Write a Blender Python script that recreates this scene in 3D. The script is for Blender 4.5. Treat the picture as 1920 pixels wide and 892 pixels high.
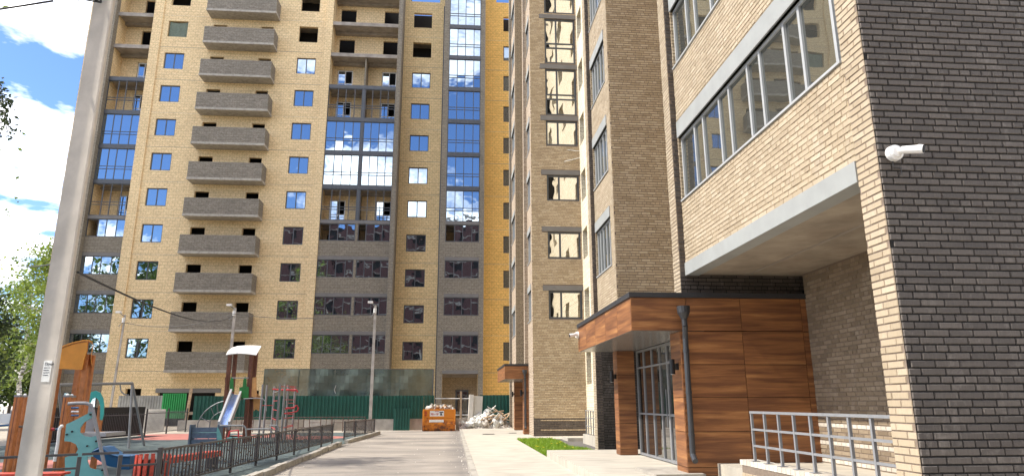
import bpy, math, random
import numpy as np
from mathutils import Vector, Matrix
random.seed(7)
R = math.radians
scn = bpy.context.scene
for o in list(bpy.data.objects): bpy.data.objects.remove(o)
col = scn.collection

# ------------------------------------------------------------------ camera
CAM = Vector((0, 0, 1.6)); PITCH, YAW, ROLL, FPX = .2403, .0865, -.0029, 1256.5
fw = Vector((math.sin(YAW)*math.cos(PITCH), math.cos(YAW)*math.cos(PITCH), math.sin(PITCH)))
r0 = Vector((math.cos(YAW), -math.sin(YAW), 0)); u0 = r0.cross(fw)
rt = r0*math.cos(ROLL)+u0*math.sin(ROLL); up = u0*math.cos(ROLL)-r0*math.sin(ROLL)
cd = bpy.data.cameras.new('camera'); cam = bpy.data.objects.new('camera', cd); col.objects.link(cam)
cam.matrix_world = Matrix(((rt.x, up.x, -fw.x, 0), (rt.y, up.y, -fw.y, 0), (rt.z, up.z, -fw.z, 1.6), (0, 0, 0, 1)))
cd.sensor_width = 36; cd.lens = 36*FPX/1920; cd.clip_end = 3000; cd.clip_start = .05
scn.camera = cam
def at(px, py, Y):
    d = fw+rt*((px-960)/FPX)+up*((446-py)/FPX); return CAM+d*(Y/d.y)

# ------------------------------------------------------------------ world, sun, exposure
SUN_EL, SUN_A = 50, 3.0          # degrees; azimuth offset from -X towards the camera side
SKY_STRENGTH, SUN_STRENGTH, EXPOSURE = .15, 2.05, 1.8
w = bpy.data.worlds.new('World'); scn.world = w; w.use_nodes = True
nt = w.node_tree; N = nt.nodes; N.clear(); L = nt.links.new
def nn(nt, t, **k):
    n = nt.nodes.new(t)
    for a, b in k.items(): setattr(n, a, b)
    return n
def mth(nt, op, a, b=None, clamp=False):
    n = nt.nodes.new('ShaderNodeMath'); n.operation = op; n.use_clamp = clamp
    for i, v in enumerate((a, b)):
        if v is None: continue
        if isinstance(v, (int, float)): n.inputs[i].default_value = v
        else: nt.links.new(v, n.inputs[i])
    return n.outputs[0]
sky = nn(nt, 'ShaderNodeTexSky', sky_type='NISHITA', sun_disc=False)
sky.sun_elevation = R(SUN_EL); sky.sun_rotation = R(270-SUN_A); sky.air_density = 1.0; sky.dust_density = .15; sky.ozone_density = 1.6
tc = nn(nt, 'ShaderNodeTexCoord'); sep = nn(nt, 'ShaderNodeSeparateXYZ'); L(tc.outputs['Generated'], sep.inputs[0])
zz = mth(nt, 'MAXIMUM', mth(nt, 'ADD', sep.outputs[2], .12), .02)
cmb = nn(nt, 'ShaderNodeCombineXYZ'); L(mth(nt, 'DIVIDE', sep.outputs[0], zz), cmb.inputs[0]); L(mth(nt, 'DIVIDE', sep.outputs[1], zz), cmb.inputs[1])
mp = nn(nt, 'ShaderNodeMapping'); mp.inputs['Location'].default_value = (.5007, .4368, 0); L(cmb.outputs[0], mp.inputs[0])
nz = nn(nt, 'ShaderNodeTexNoise'); nz.inputs['Scale'].default_value = 1.15; nz.inputs['Detail'].default_value = 9; nz.inputs['Roughness'].default_value = .55
nz.inputs['Distortion'].default_value = .25
L(mp.outputs[0], nz.inputs['Vector'])
cr = nn(nt, 'ShaderNodeMapRange'); cr.inputs['From Min'].default_value = .49; cr.inputs['From Max'].default_value = .6; L(nz.outputs[0], cr.inputs[0])
mask = mth(nt, 'MULTIPLY', cr.outputs[0], .93)
tint = nn(nt, 'ShaderNodeMix', data_type='RGBA', blend_type='MULTIPLY'); tint.inputs[0].default_value = 1
L(sky.outputs[0], tint.inputs[6]); tint.inputs[7].default_value = (.31, .37, .485, 1)
nz2 = nn(nt, 'ShaderNodeTexNoise'); nz2.inputs['Scale'].default_value = 3.4; nz2.inputs['Detail'].default_value = 5; L(mp.outputs[0], nz2.inputs['Vector'])
cc = nn(nt, 'ShaderNodeMix', data_type='RGBA'); L(nz2.outputs[0], cc.inputs[0]); cc.inputs[6].default_value = (7.0, 6.7, 6.3, 1); cc.inputs[7].default_value = (13.5, 12.9, 11.9, 1)
mx = nn(nt, 'ShaderNodeMix', data_type='RGBA'); L(mask, mx.inputs[0]); L(tint.outputs[2], mx.inputs[6]); L(cc.outputs[2], mx.inputs[7])
bg = nn(nt, 'ShaderNodeBackground'); bg.inputs[1].default_value = SKY_STRENGTH; L(mx.outputs[2], bg.inputs[0])
wo = nn(nt, 'ShaderNodeOutputWorld'); L(bg.outputs[0], wo.inputs[0])
sd = bpy.data.lights.new('sun', 'SUN'); sd.energy = SUN_STRENGTH; sd.angle = R(.5); sd.color = (1, .93, .82)
sun = bpy.data.objects.new('sun', sd); col.objects.link(sun)
to_sun = Vector((-math.cos(R(SUN_EL))*math.cos(R(SUN_A)), -math.cos(R(SUN_EL))*math.sin(R(SUN_A)), math.sin(R(SUN_EL))))
sun.rotation_euler = to_sun.to_track_quat('Z', 'Y').to_euler(); sun.location = (-20, 0, 40)
vs = scn.view_settings; vs.view_transform = 'Standard'; vs.look = 'None'; vs.gamma = 1; vs.exposure = EXPOSURE; vs.use_curve_mapping = False
scn.cycles.max_bounces = 8; scn.cycles.diffuse_bounces = 6; scn.cycles.use_denoising = True

# ------------------------------------------------------------------ materials
def newmat(name):
    m = bpy.data.materials.new(name); m.use_nodes = True
    nt = m.node_tree; b = nt.nodes['Principled BSDF']; return m, nt, b
def ramp(nt, src, stops):
    n = nt.nodes.new('ShaderNodeValToRGB'); e = n.color_ramp.elements
    while len(e) < len(stops): e.new(.5)
    for el, (p, c) in zip(e, stops): el.position = p; el.color = (*c, 1)
    nt.links.new(src, n.inputs[0]); return n.outputs[0]
def noise(nt, vec, scale, detail=4, rough=.55, dist=0):
    n = nt.nodes.new('ShaderNodeTexNoise'); n.inputs['Scale'].default_value = scale; n.inputs['Detail'].default_value = detail
    n.inputs['Roughness'].default_value = rough; n.inputs['Distortion'].default_value = dist
    if vec is not None: nt.links.new(vec, n.inputs['Vector'])
    return n.outputs[0]
def mixc(nt, f, a, b, mode='MIX'):
    n = nt.nodes.new('ShaderNodeMix'); n.data_type = 'RGBA'; n.blend_type = mode
    for i, v in ((0, f), (6, a), (7, b)):
        if isinstance(v, (int, float)): n.inputs[i].default_value = v
        elif isinstance(v, tuple): n.inputs[i].default_value = (*v, 1)
        else: nt.links.new(v, n.inputs[i])
    return n.outputs[2]
def bump(nt, b, h, s=.3, d=.02):
    n = nt.nodes.new('ShaderNodeBump'); n.inputs['Strength'].default_value = s; n.inputs['Distance'].default_value = d
    nt.links.new(h, n.inputs['Height']); nt.links.new(n.outputs[0], b.inputs['Normal'])
def coord(nt, kind='Object', scale=None):
    o = nt.nodes.new('ShaderNodeTexCoord').outputs[kind]
    if scale:
        m = nt.nodes.new('ShaderNodeMapping'); m.inputs['Scale'].default_value = scale; nt.links.new(o, m.inputs[0]); o = m.outputs[0]
    return o
def world_pos(nt, scale=None):
    o = nt.nodes.new('ShaderNodeNewGeometry').outputs['Position']
    if scale:
        m = nt.nodes.new('ShaderNodeMapping'); m.inputs['Scale'].default_value = scale; nt.links.new(o, m.inputs[0]); o = m.outputs[0]
    return o
def plain(name, c, rough=.6, metal=0, var=.15, scale=6, bmp=0, dirt=None):
    m, nt, b = newmat(name); p = world_pos(nt)
    f = noise(nt, p, scale, 6)
    lo = tuple(max(0, x*(1-var)) for x in c); hi = tuple(min(1, x*(1+var)) for x in c)
    cl = ramp(nt, f, [(.3, lo), (.7, hi)])
    if dirt:
        g = ramp(nt, noise(nt, p, scale*.35, 7, .65), [(.5, (0, 0, 0)), (.68, (1, 1, 1))]); cl = mixc(nt, mth(nt, 'MULTIPLY', g, .8), cl, dirt)
    nt.links.new(cl, b.inputs['Base Color']); b.inputs['Roughness'].default_value = rough; b.inputs['Metallic'].default_value = metal
    if bmp: bump(nt, b, noise(nt, p, scale*6, 5), bmp, .01)
    return m
def island_rand(nt):
    g = nt.nodes.new('ShaderNodeNewGeometry').outputs['Random Per Island']; oi = nt.nodes.new('ShaderNodeObjectInfo').outputs['Random']
    return mth(nt, 'FRACT', mth(nt, 'ADD', g, oi))
def brick_piece(name, stops, rough=.75, streak=.25):
    m, nt, b = newmat(name); r = island_rand(nt)
    c = ramp(nt, r, stops)
    p = world_pos(nt, (60, 60, 5)); s = noise(nt, p, 1.0, 5, .7)
    c = mixc(nt, streak, c, ramp(nt, s, [(.25, (.35, .33, .32)), (.75, (1, .98, .95))]), 'MULTIPLY')
    big = noise(nt, world_pos(nt), .7, 5); c = mixc(nt, .35, c, ramp(nt, big, [(.3, (.8, .79, .78)), (.6, (1.05, 1.05, 1.05))]), 'MULTIPLY')
    st = ramp(nt, noise(nt, world_pos(nt, (3, 3, 1.6)), 1.3, 8, .7, .4), [(.56, (0, 0, 0)), (.75, (1, 1, 1))]); c = mixc(nt, mth(nt, 'MULTIPLY', st, .22), c, (.55, .5, .44))
    nt.links.new(c, b.inputs['Base Color']); b.inputs['Roughness'].default_value = rough
    bump(nt, b, s, .5, .006); return m
M = {}
M['brick_edge'] = plain('brick_edge_highlight', (.125, .108, .094), .8, var=.4, scale=30)  # pale edge colour stands for sun caught on the chamfers
M['brick_dark'] = brick_piece('brick_dark', [(0, (.066, .054, .045)), (.5, (.086, .071, .060)), (1, (.115, .096, .081))], .62, .5)
M['brick_brown'] = brick_piece('brick_brown', [(0, (.44, .335, .205)), (.35, (.51, .395, .25)), (.7, (.56, .44, .285)), (1, (.62, .505, .34))], .8, .3)  # shaded-wall copy of the street-face brick, toned on its own
M['brick_sunlit'] = brick_piece('brick_sunlit', [(0, (.37, .295, .2)), (.3, (.42, .34, .235)), (.7, (.45, .365, .255)), (1, (.5, .415, .3))], .8, .25)  # sunlit copy of the wall brick, kept for street-facing faces
M['brick_shaded'] = brick_piece('brick_shaded', [(0, (.2, .15, .1)), (.35, (.25, .19, .125)), (.7, (.285, .22, .15)), (1, (.34, .27, .19))], .8, .4)  # brown brick copy darkened for the shade under the overhang
M['brick_white'] = brick_piece('brick_white', [(0, (.5, .45, .38)), (1, (.66, .61, .53))], .8, .2)
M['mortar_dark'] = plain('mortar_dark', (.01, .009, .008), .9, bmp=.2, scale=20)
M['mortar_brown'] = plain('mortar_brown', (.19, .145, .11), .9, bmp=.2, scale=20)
def brick_sheet(name, c1, c2, mort, bw=.25, bh=.077, ms=.012, rough=.85, bias=0, bmps=.5, band=.12):
    m, nt, b = newmat(name); uv = nt.nodes.new('ShaderNodeTexCoord').outputs['UV']
    t = nt.nodes.new('ShaderNodeTexBrick'); nt.links.new(uv, t.inputs['Vector']); t.offset = .5; t.squash = .5; t.squash_frequency = 4
    t.inputs['Scale'].default_value = 1; t.inputs['Brick Width'].default_value = bw; t.inputs['Row Height'].default_value = bh
    t.inputs['Mortar Size'].default_value = ms; t.inputs['Mortar Smooth'].default_value = .1; t.inputs['Bias'].default_value = bias
    t.inputs['Color1'].default_value = (*c1, 1); t.inputs['Color2'].default_value = (*c2, 1); t.inputs['Mortar'].default_value = (*mort, 1)
    p = world_pos(nt)
    c = mixc(nt, .5, t.outputs['Color'], ramp(nt, noise(nt, world_pos(nt, (1.2, 1.2, 11)), 1.0, 3), [(.3, (1-band*1.4,)*3), (.65, (1.08,)*3)]), 'MULTIPLY')
    c = mixc(nt, .5, c, ramp(nt, noise(nt, p, .25, 6, .6), [(.3, (.88, .87, .86)), (.6, (1.06,)*3)]), 'MULTIPLY')
    c = mixc(nt, .5, c, ramp(nt, noise(nt, world_pos(nt, (5, 5, 9)), 1.0, 1), [(.36, (.86, .84, .82)), (.56, (1.1,)*3)]), 'MULTIPLY')
    t2 = nt.nodes.new('ShaderNodeTexBrick'); nt.links.new(uv, t2.inputs['Vector']); t2.offset = .5; t2.inputs['Scale'].default_value = 1
    t2.inputs['Brick Width'].default_value = bw*1.5; t2.inputs['Row Height'].default_value = bh*3; t2.inputs['Mortar Size'].default_value = .016; t2.inputs['Mortar Smooth'].default_value = .3
    t2.inputs['Color1'].default_value = (1, 1, 1, 1); t2.inputs['Color2'].default_value = (.93, .92, .9, 1); t2.inputs['Mortar'].default_value = (.55, .5, .45, 1)
    c = mixc(nt, .75, c, t2.outputs['Color'], 'MULTIPLY')
    nt.links.new(c, b.inputs['Base Color']); b.inputs['Roughness'].default_value = rough
    bump(nt, b, t.outputs['Fac'], -bmps, .01); return m
M['yellow'] = brick_sheet('yellow_brick', (.95, .75, .44), (.89, .68, .38), (.56, .42, .24), ms=.014)
M['yellow_c'] = brick_sheet('deeper_yellow_brick', (.97, .76, .41), (.92, .69, .35), (.58, .42, .22), ms=.014)
M['yellow_e'] = brick_sheet('orange_yellow_brick', (.99, .63, .18), (.95, .57, .15), (.6, .34, .1), ms=.014)
M['yellow2'] = brick_sheet('pale_yellow_brick', (.82, .75, .58), (.76, .68, .51), (.5, .44, .33), ms=.012)
M['grey_brick'] = brick_sheet('grey_brick', (.32, .28, .215), (.25, .22, .17), (.16, .14, .11), ms=.013, band=.2)
M['balc_brick'] = brick_sheet('balcony_brick', (.30, .265, .215), (.21, .187, .152), (.15, .135, .11), ms=.013, band=.3)
M['brown_sheet'] = brick_sheet('brown_brick_sheet', (.48, .38, .25), (.4, .315, .2), (.2, .155, .1))
M['red_sheet'] = brick_sheet('red_brick_sheet', (.12, .045, .04), (.09, .035, .032), (.07, .04, .035))
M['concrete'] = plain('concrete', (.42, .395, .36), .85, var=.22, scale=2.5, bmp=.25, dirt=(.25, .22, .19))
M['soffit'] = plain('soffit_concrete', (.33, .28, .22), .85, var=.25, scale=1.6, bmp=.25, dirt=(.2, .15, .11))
M['slab'] = plain('slab_concrete', (.30, .265, .225), .85, var=.25, scale=2, bmp=.2)
M['lintel'] = plain('grey_lintel', (.30, .31, .30), .6, var=.1, scale=2)
M['lintel_far'] = plain('dark_grey_lintel', (.17, .16, .15), .6, var=.1, scale=2)
M['frame'] = plain('graphite_frame', (.075, .08, .088), .4, var=.1)
M['frame_grey'] = plain('grey_frame', (.38, .39, .39), .4, var=.06)
M['frame_white'] = plain('white_frame', (.7, .7, .68), .4, var=.06)
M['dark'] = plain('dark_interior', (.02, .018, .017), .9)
M['cap'] = plain('dark_cap', (.035, .036, .04), .45, var=.1)
M['pipe'] = plain('dark_pipe', (.04, .042, .047), .35, var=.1)
M['steel'] = plain('grey_steel', (.2, .205, .215), .4, metal=.6, var=.1)
M['steel_paint'] = plain('grey_painted_steel', (.22, .225, .235), .45, var=.08)
M['fence_paint'] = plain('dark_fence_paint', (.055, .05, .052), .45, var=.2)
M['brown_paint'] = plain('brown_pipe_paint', (.1, .05, .04), .5, var=.2)
M['white'] = plain('white_plastic', (.8, .79, .77), .35, var=.04)
M['black'] = plain('black_plastic', (.012, .012, .013), .4)
M['post'] = plain('orange_brown_post', (.42, .15, .045), .5, var=.25, scale=9)
M['post_dark'] = plain('dark_brown_post', (.14, .05, .028), .5, var=.25, scale=9)
M['orange'] = plain('orange_panel', (.62, .25, .03), .45, var=.08)
M['orange_ply'] = plain('orange_ply', (.55, .28, .1), .5, var=.2)
M['teal'] = plain('teal_panel', (.14, .36, .36), .4, var=.07)
M['teal_bright'] = plain('bright_teal_panel', (.05, .42, .38), .4, var=.07)
M['grey_panel'] = plain('grey_panel', (.35, .35, .36), .5, var=.06)
M['blue_plastic'] = plain('blue_plastic', (.02, .10, .23), .35, var=.1)
M['blue_grey'] = plain('blue_grey_panel', (.09, .13, .19), .5, var=.2)
M['red'] = plain('red_painted_wood', (.52, .07, .04), .5, var=.25, scale=12)
M['red_steel'] = plain('red_steel', (.5, .03, .04), .4, var=.1)
M['green_plastic'] = plain('green_plastic', (.03, .2, .05), .4, var=.1)
M['slide_steel'] = plain('slide_steel', (.45, .58, .85), .22, metal=.75, var=.05)
M['rubble'] = plain('rubble_grey', (.5, .46, .4), .9, var=.45, scale=9, bmp=.4)
M['sack'] = plain('white_sack', (.58, .58, .54), .75, var=.3, scale=7, bmp=.4)
M['plank'] = plain('old_plank', (.42, .3, .19), .8, var=.35, scale=9, bmp=.3)
M['paper'] = plain('paper', (.78, .77, .72), .8, var=.05)
M['ink'] = plain('ink', (.05, .05, .06), .8)
M['ink_red'] = plain('ink_red', (.45, .03, .04), .8)
M['cable'] = plain('black_cable', (.02, .02, .02), .6)
M['net'] = None
# wood cladding
def wood():
    m, nt, b = newmat('wood_cladding'); oi = nt.nodes.new('ShaderNodeObjectInfo').outputs['Random']
    tcn = nt.nodes.new('ShaderNodeTexCoord').outputs['UV']
    cx = nt.nodes.new('ShaderNodeCombineXYZ'); nt.links.new(mth(nt, 'MULTIPLY', oi, 37), cx.inputs[2]); nt.links.new(mth(nt, 'MULTIPLY', oi, 11), cx.inputs[0])
    ad = nt.nodes.new('ShaderNodeVectorMath'); ad.operation = 'ADD'; nt.links.new(tcn, ad.inputs[0]); nt.links.new(cx.outputs[0], ad.inputs[1])
    mp = nt.nodes.new('ShaderNodeMapping'); mp.inputs['Scale'].default_value = (.55, 8.5, 1); nt.links.new(ad.outputs[0], mp.inputs[0])
    f = noise(nt, mp.outputs[0], 1.2, 8, .58, .35)
    mp2 = nt.nodes.new('ShaderNodeMapping'); mp2.inputs['Scale'].default_value = (3, 70, 1); nt.links.new(ad.outputs[0], mp2.inputs[0])
    g = noise(nt, mp2.outputs[0], 1.2, 5, .6)
    c = ramp(nt, f, [(.22, (.10, .038, .017)), (.42, (.20, .08, .032)), (.58, (.34, .145, .052)), (.76, (.55, .28, .105))])
    c = mixc(nt, .5, c, ramp(nt, g, [(.3, (.55, .5, .48)), (.7, (1, 1, 1))]), 'MULTIPLY')
    nt.links.new(c, b.inputs['Base Color']); b.inputs['Roughness'].default_value = .5; return m
M['wood'] = wood()
def glass(name, refl, tint, base, wob=.12, spec=.9):
    m, nt, b = newmat(name); nt.nodes.remove(b); out = nt.nodes['Material Output']
    gl = nt.nodes.new('ShaderNodeBsdfGlossy'); gl.inputs['Roughness'].default_value = .015; gl.inputs['Color'].default_value = (*tint, 1)
    df = nt.nodes.new('ShaderNodeBsdfDiffuse'); df.inputs['Color'].default_value = (*base, 1)
    oi = nt.nodes.new('ShaderNodeObjectInfo').outputs['Random']
    tcn = world_pos(nt)
    cx = nt.nodes.new('ShaderNodeCombineXYZ'); nt.links.new(mth(nt, 'MULTIPLY', oi, 50), cx.inputs[0])
    ad = nt.nodes.new('ShaderNodeVectorMath'); ad.operation = 'ADD'; nt.links.new(tcn, ad.inputs[0]); nt.links.new(cx.outputs[0], ad.inputs[1])
    h = noise(nt, ad.outputs[0], 1.6, 1, .4); bn = nt.nodes.new('ShaderNodeBump'); bn.inputs['Strength'].default_value = wob; bn.inputs['Distance'].default_value = .05
    nt.links.new(h, bn.inputs['Height']); nt.links.new(bn.outputs[0], gl.inputs['Normal'])
    fr = nt.nodes.new('ShaderNodeFresnel'); fr.inputs[0].default_value = 1.5
    f = mth(nt, 'ADD', mth(nt, 'MULTIPLY', fr.outputs[0], 1-refl), refl, True)
    mx = nt.nodes.new('ShaderNodeMixShader'); nt.links.new(f, mx.inputs[0]); nt.links.new(df.outputs[0], mx.inputs[1]); nt.links.new(gl.outputs[0], mx.inputs[2])
    nt.links.new(mx.outputs[0], out.inputs[0]); return m
M['glass_far'] = glass('blue_mirror_glass', .52, (.74, .88, 1.0), (.012, .014, .018), .06)
M['glass_near'] = glass('grey_window_glass', .22, (.9, .95, .93), (.05, .05, .045), .04)
M['glass_f'] = glass('clear_reflective_glass', .7, (1, .97, .9), (.03, .03, .025), .13)
M['glass_door'] = glass('dark_door_glass', .2, (.95, .98, 1), (.03, .024, .02), .03)
def emesh_net():
    m, nt, b = newmat('green_netting'); out = nt.nodes['Material Output']
    b.inputs['Base Color'].default_value = (.035, .075, .06, 1); b.inputs['Roughness'].default_value = .6
    nt.links.new(ramp(nt, noise(nt, world_pos(nt), 1.0, 4), [(.35, (.03, .055, .045)), (.7, (.10, .15, .13))]), b.inputs['Base Color'])
    tr = nt.nodes.new('ShaderNodeBsdfTransparent'); mx = nt.nodes.new('ShaderNodeMixShader')
    nt.links.new(mth(nt, 'ADD', mth(nt, 'MULTIPLY', noise(nt, world_pos(nt), .8, 3), .2), .7, True), mx.inputs[0])
    nt.links.new(tr.outputs[0], mx.inputs[1]); nt.links.new(b.outputs[0], mx.inputs[2]); nt.links.new(mx.outputs[0], out.inputs[0])
    return m
M['net'] = emesh_net()
def asphalt():
    m, nt, b = newmat('dusty_asphalt'); p = world_pos(nt)
    c = ramp(nt, noise(nt, p, 60, 3, .7), [(.3, (.10, .09, .08)), (.7, (.24, .215, .19))])
    d = ramp(nt, noise(nt, world_pos(nt, (.25, .6, 1)), 1.0, 7, .62, .6), [(.34, (0, 0, 0)), (.62, (1, 1, 1))])
    c = mixc(nt, mth(nt, 'MULTIPLY', d, .82), c, ramp(nt, noise(nt, world_pos(nt, (.5, 4, 1)), 1.1, 6, .6), [(.3, (.30, .26, .215)), (.7, (.42, .375, .32))]))
    # tyre-worn darker band near the right kerb
    sp = nt.nodes.new('ShaderNodeSeparateXYZ'); nt.links.new(p, sp.inputs[0])
    e = mth(nt, 'SUBTRACT', 1, mth(nt, 'ABSOLUTE', mth(nt, 'MULTIPLY', mth(nt, 'ADD', sp.outputs[0], mth(nt, 'MULTIPLY', noise(nt, world_pos(nt, (1, .3, 1)), 2, 4), -.5)), 1.9)), True)
    c = mixc(nt, mth(nt, 'MULTIPLY', e, .55), c, (.12, .11, .105))
    nt.links.new(c, b.inputs['Base Color']); b.inputs['Roughness'].default_value = .9; bump(nt, b, noise(nt, p, 90, 3), .4, .01); return m
M['asphalt'] = asphalt()
def paving(name, c, dark, sc=(1, 2.4, 1)):
    m, nt, b = newmat(name); p = world_pos(nt, sc)
    cl = ramp(nt, noise(nt, p, 1.2, 8, .62, .4), [(.28, dark), (.55, c), (.8, tuple(min(1, x*1.12) for x in c))])
    cl = mixc(nt, .3, cl, ramp(nt, noise(nt, world_pos(nt), 40, 3), [(.3, (.8, .8, .8)), (.7, (1, 1, 1))]), 'MULTIPLY')
    nt.links.new(cl, b.inputs['Base Color']); b.inputs['Roughness'].default_value = .9; bump(nt, b, noise(nt, world_pos(nt), 50, 4), .3, .008); return m
M['paving'] = paving('pale_paving', (.46, .42, .35), (.33, .3, .25))
M['kerb'] = paving('kerb_concrete', (.38, .35, .3), (.24, .22, .19), (3, 3, 3))
M['ground'] = paving('dusty_ground', (.42, .37, .3), (.26, .22, .17))
M['rubber_green'] = paving('green_rubber', (.075, .10, .098), (.045, .062, .062))
M['rubber_red'] = paving('red_rubber', (.42, .16, .13), (.3, .11, .09))
M['dark_strip'] = paving('dark_blind_area', (.12, .11, .1), (.08, .075, .07))
M['grass_soil'] = plain('grass_soil', (.06, .11, .02), .95, var=.5, scale=12)
def leafmat(name, stops, trans=.35):
    m, nt, b = newmat(name); r = nt.nodes.new('ShaderNodeNewGeometry').outputs['Random Per Island']
    c = ramp(nt, r, stops); nt.links.new(c, b.inputs['Base Color']); b.inputs['Roughness'].default_value = .55
    out = nt.nodes['Material Output']; t = nt.nodes.new('ShaderNodeBsdfTranslucent'); nt.links.new(mixc(nt, 1.0, c, (1.2, 1.35, .6), 'MULTIPLY'), t.inputs[0])
    mx = nt.nodes.new('ShaderNodeMixShader'); mx.inputs[0].default_value = trans
    nt.links.new(b.outputs[0], mx.inputs[1]); nt.links.new(t.outputs[0], mx.inputs[2]); nt.links.new(mx.outputs[0], out.inputs[0]); return m
M['leaf_birch'] = leafmat('birch_leaf', [(0, (.10, .145, .03)), (.5, (.16, .21, .05)), (1, (.24, .29, .08))])
M['leaf_dark'] = leafmat('dark_leaf', [(0, (.018, .035, .012)), (.6, (.035, .06, .016)), (1, (.06, .09, .02))], .15)
M['leaf_mid'] = leafmat('mid_leaf', [(0, (.05, .085, .016)), (.6, (.095, .14, .025)), (1, (.15, .2, .04))], .3)
M['grass'] = leafmat('grass_blade', [(0, (.12, .21, .012)), (.6, (.2, .32, .02)), (1, (.32, .42, .04))], .3)
M['bark'] = plain('bark', (.12, .09, .065), .9, var=.4, scale=5, bmp=.5)
def birchbark():
    m, nt, b = newmat('birch_bark'); c = ramp(nt, noise(nt, world_pos(nt, (1.5, 1.5, 5)), 1.6, 5, .6), [(.40, (.05, .045, .04)), (.5, (.6, .57, .52))])
    nt.links.new(c, b.inputs['Base Color']); b.inputs['Roughness'].default_value = .8; return m
M['birch_bark'] = birchbark()
def corr(name, c, rough=.45): return plain(name, c, rough, var=.12, scale=1.5, dirt=tuple(x*.6 for x in c))
M['corr_green'] = corr('dark_green_sheet', (.008, .075, .055)); M['corr_bright'] = corr('bright_green_sheet', (.01, .22, .05))
M['corr_white'] = corr('white_sheet', (.6, .58, .52)); M['corr_grey'] = corr('galvanised_sheet', (.38, .38, .36), .4); M['black_sheet'] = corr('black_sheet', (.012, .014, .014))
def rusty():
    m, nt, b = newmat('orange_container_paint'); p = world_pos(nt)
    sp = nt.nodes.new('ShaderNodeSeparateXYZ'); nt.links.new(p, sp.inputs[0])
    f = noise(nt, p, 3.2, 8, .7); z = mth(nt, 'MULTIPLY', mth(nt, 'SUBTRACT', .55, sp.outputs[2]), .35)
    c = ramp(nt, mth(nt, 'ADD', f, z), [(.45, (.68, .24, .018)), (.58, (.5, .15, .012)), (.68, (.16, .055, .02)), (.8, (.06, .03, .02))])
    nt.links.new(c, b.inputs['Base Color']); b.inputs['Roughness'].default_value = .6; return m
M['rusty'] = rusty()

# ------------------------------------------------------------------ mesh builder
class MB:
    def __init__(s): s.v = []; s.f = []
    def quad(s, a, b, c, d):
        n = len(s.v); s.v += [tuple(a), tuple(b), tuple(c), tuple(d)]; s.f.append((n, n+1, n+2, n+3))
    def poly(s, pts):
        n = len(s.v); s.v += [tuple(p) for p in pts]; s.f.append(tuple(range(n, n+len(pts))))
    def box(s, x0, x1, y0, y1, z0, z1):
        if x0 > x1: x0, x1 = x1, x0
        if y0 > y1: y0, y1 = y1, y0
        if z0 > z1: z0, z1 = z1, z0
        n = len(s.v)
        s.v += [(x0, y0, z0), (x1, y0, z0), (x1, y1, z0), (x0, y1, z0), (x0, y0, z1), (x1, y0, z1), (x1, y1, z1), (x0, y1, z1)]
        for q in ((0, 3, 2, 1), (4, 5, 6, 7), (0, 1, 5, 4), (1, 2, 6, 5), (2, 3, 7, 6), (3, 0, 4, 7)): s.f.append(tuple(n+i for i in q))
        return s
    def tube(s, a, b, ra, rb=None, k=8, cap=True, rot=0):
        a = Vector(a); b = Vector(b); rb = ra if rb is None else rb; d = (b-a).normalized()
        e = Vector((0, 0, 1)) if abs(d.z) < .9 else Vector((0, 1, 0)); u = d.cross(e).normalized(); w = d.cross(u)
        n = len(s.v)
        for c, r in ((a, ra), (b, rb)):
            for i in range(k):
                t = 2*math.pi*i/k+rot; s.v.append(tuple(c+u*(r*math.cos(t))+w*(r*math.sin(t))))
        for i in range(k):
            j = (i+1) % k; s.f.append((n+i, n+j, n+k+j, n+k+i))
        if cap: s.f.append(tuple(n+i for i in range(k-1, -1, -1))); s.f.append(tuple(n+k+i for i in range(k)))
        return s
    def path(s, pts, r, k=8):
        for a, b in zip(pts, pts[1:]): s.tube(a, b, r, r, k)
        return s
    def bar(s, a, b, w, h=None):      # square bar
        s.tube(a, b, w*.7071, (h or w)*.7071, 4, True, math.pi/4); return s
    def prism(s, pts, d):            # polygon points (list of Vector) extruded by vector d
        n = len(s.v); k = len(pts); d = Vector(d)
        s.v += [tuple(p) for p in pts]+[tuple(Vector(p)+d) for p in pts]
        s.f.append(tuple(range(n+k-1, n-1, -1))); s.f.append(tuple(range(n+k, n+2*k)))
        for i in range(k):
            j = (i+1) % k; s.f.append((n+i, n+j, n+k+j, n+k+i))
        return s
    def mesh(s, name, mat, smooth=False):
        me = bpy.data.meshes.new(name); me.from_pydata(s.v, [], s.f); me.materials.append(mat)
        uv = me.uv_layers.new(name='UVMap'); me.update()
        buf = np.zeros(len(me.loops)*2, dtype=np.float32)
        for p in me.polygons:
            n = p.normal; ax, ay, az = abs(n.x), abs(n.y), abs(n.z)
            for li in p.loop_indices:
                c = s.v[me.loops[li].vertex_index]
                if az > ax and az > ay: q = (c[0], c[1])
                elif ax > ay: q = (c[1], c[2])
                else: q = (c[0], c[2])
                buf[2*li] = q[0]; buf[2*li+1] = q[1]
        uv.data.foreach_set('uv', buf)
        if smooth: me.polygons.foreach_set('use_smooth', [True]*len(me.polygons))
        return me
    def build(s, name, mat, parent=None, smooth=False, loc=None, **k):
        return link(name, s.mesh(name, mat, smooth), parent, loc, **k)
def link(name, me, parent=None, loc=None, **k):
    o = bpy.data.objects.new(name, me); col.objects.link(o)
    if loc is not None: o.location = loc
    if parent is not None: o.parent = parent
    for a, b in k.items():
        if b is not None: o[a] = b
    return o
def thing(name, label, category, loc=(0, 0, 0), group=None, rz=0):
    o = bpy.data.objects.new(name, None); col.objects.link(o); o.location = loc; o.rotation_euler = (0, 0, rz)
    o['label'] = label; o['category'] = category; o.empty_display_size = .3
    if group: o['group'] = group
    return o
def base(o, loc):   # move an Empty to the thing's base while children stay put
    loc = Vector(loc); o.location = loc
    for c in o.children: c.location = c.location-loc
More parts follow.
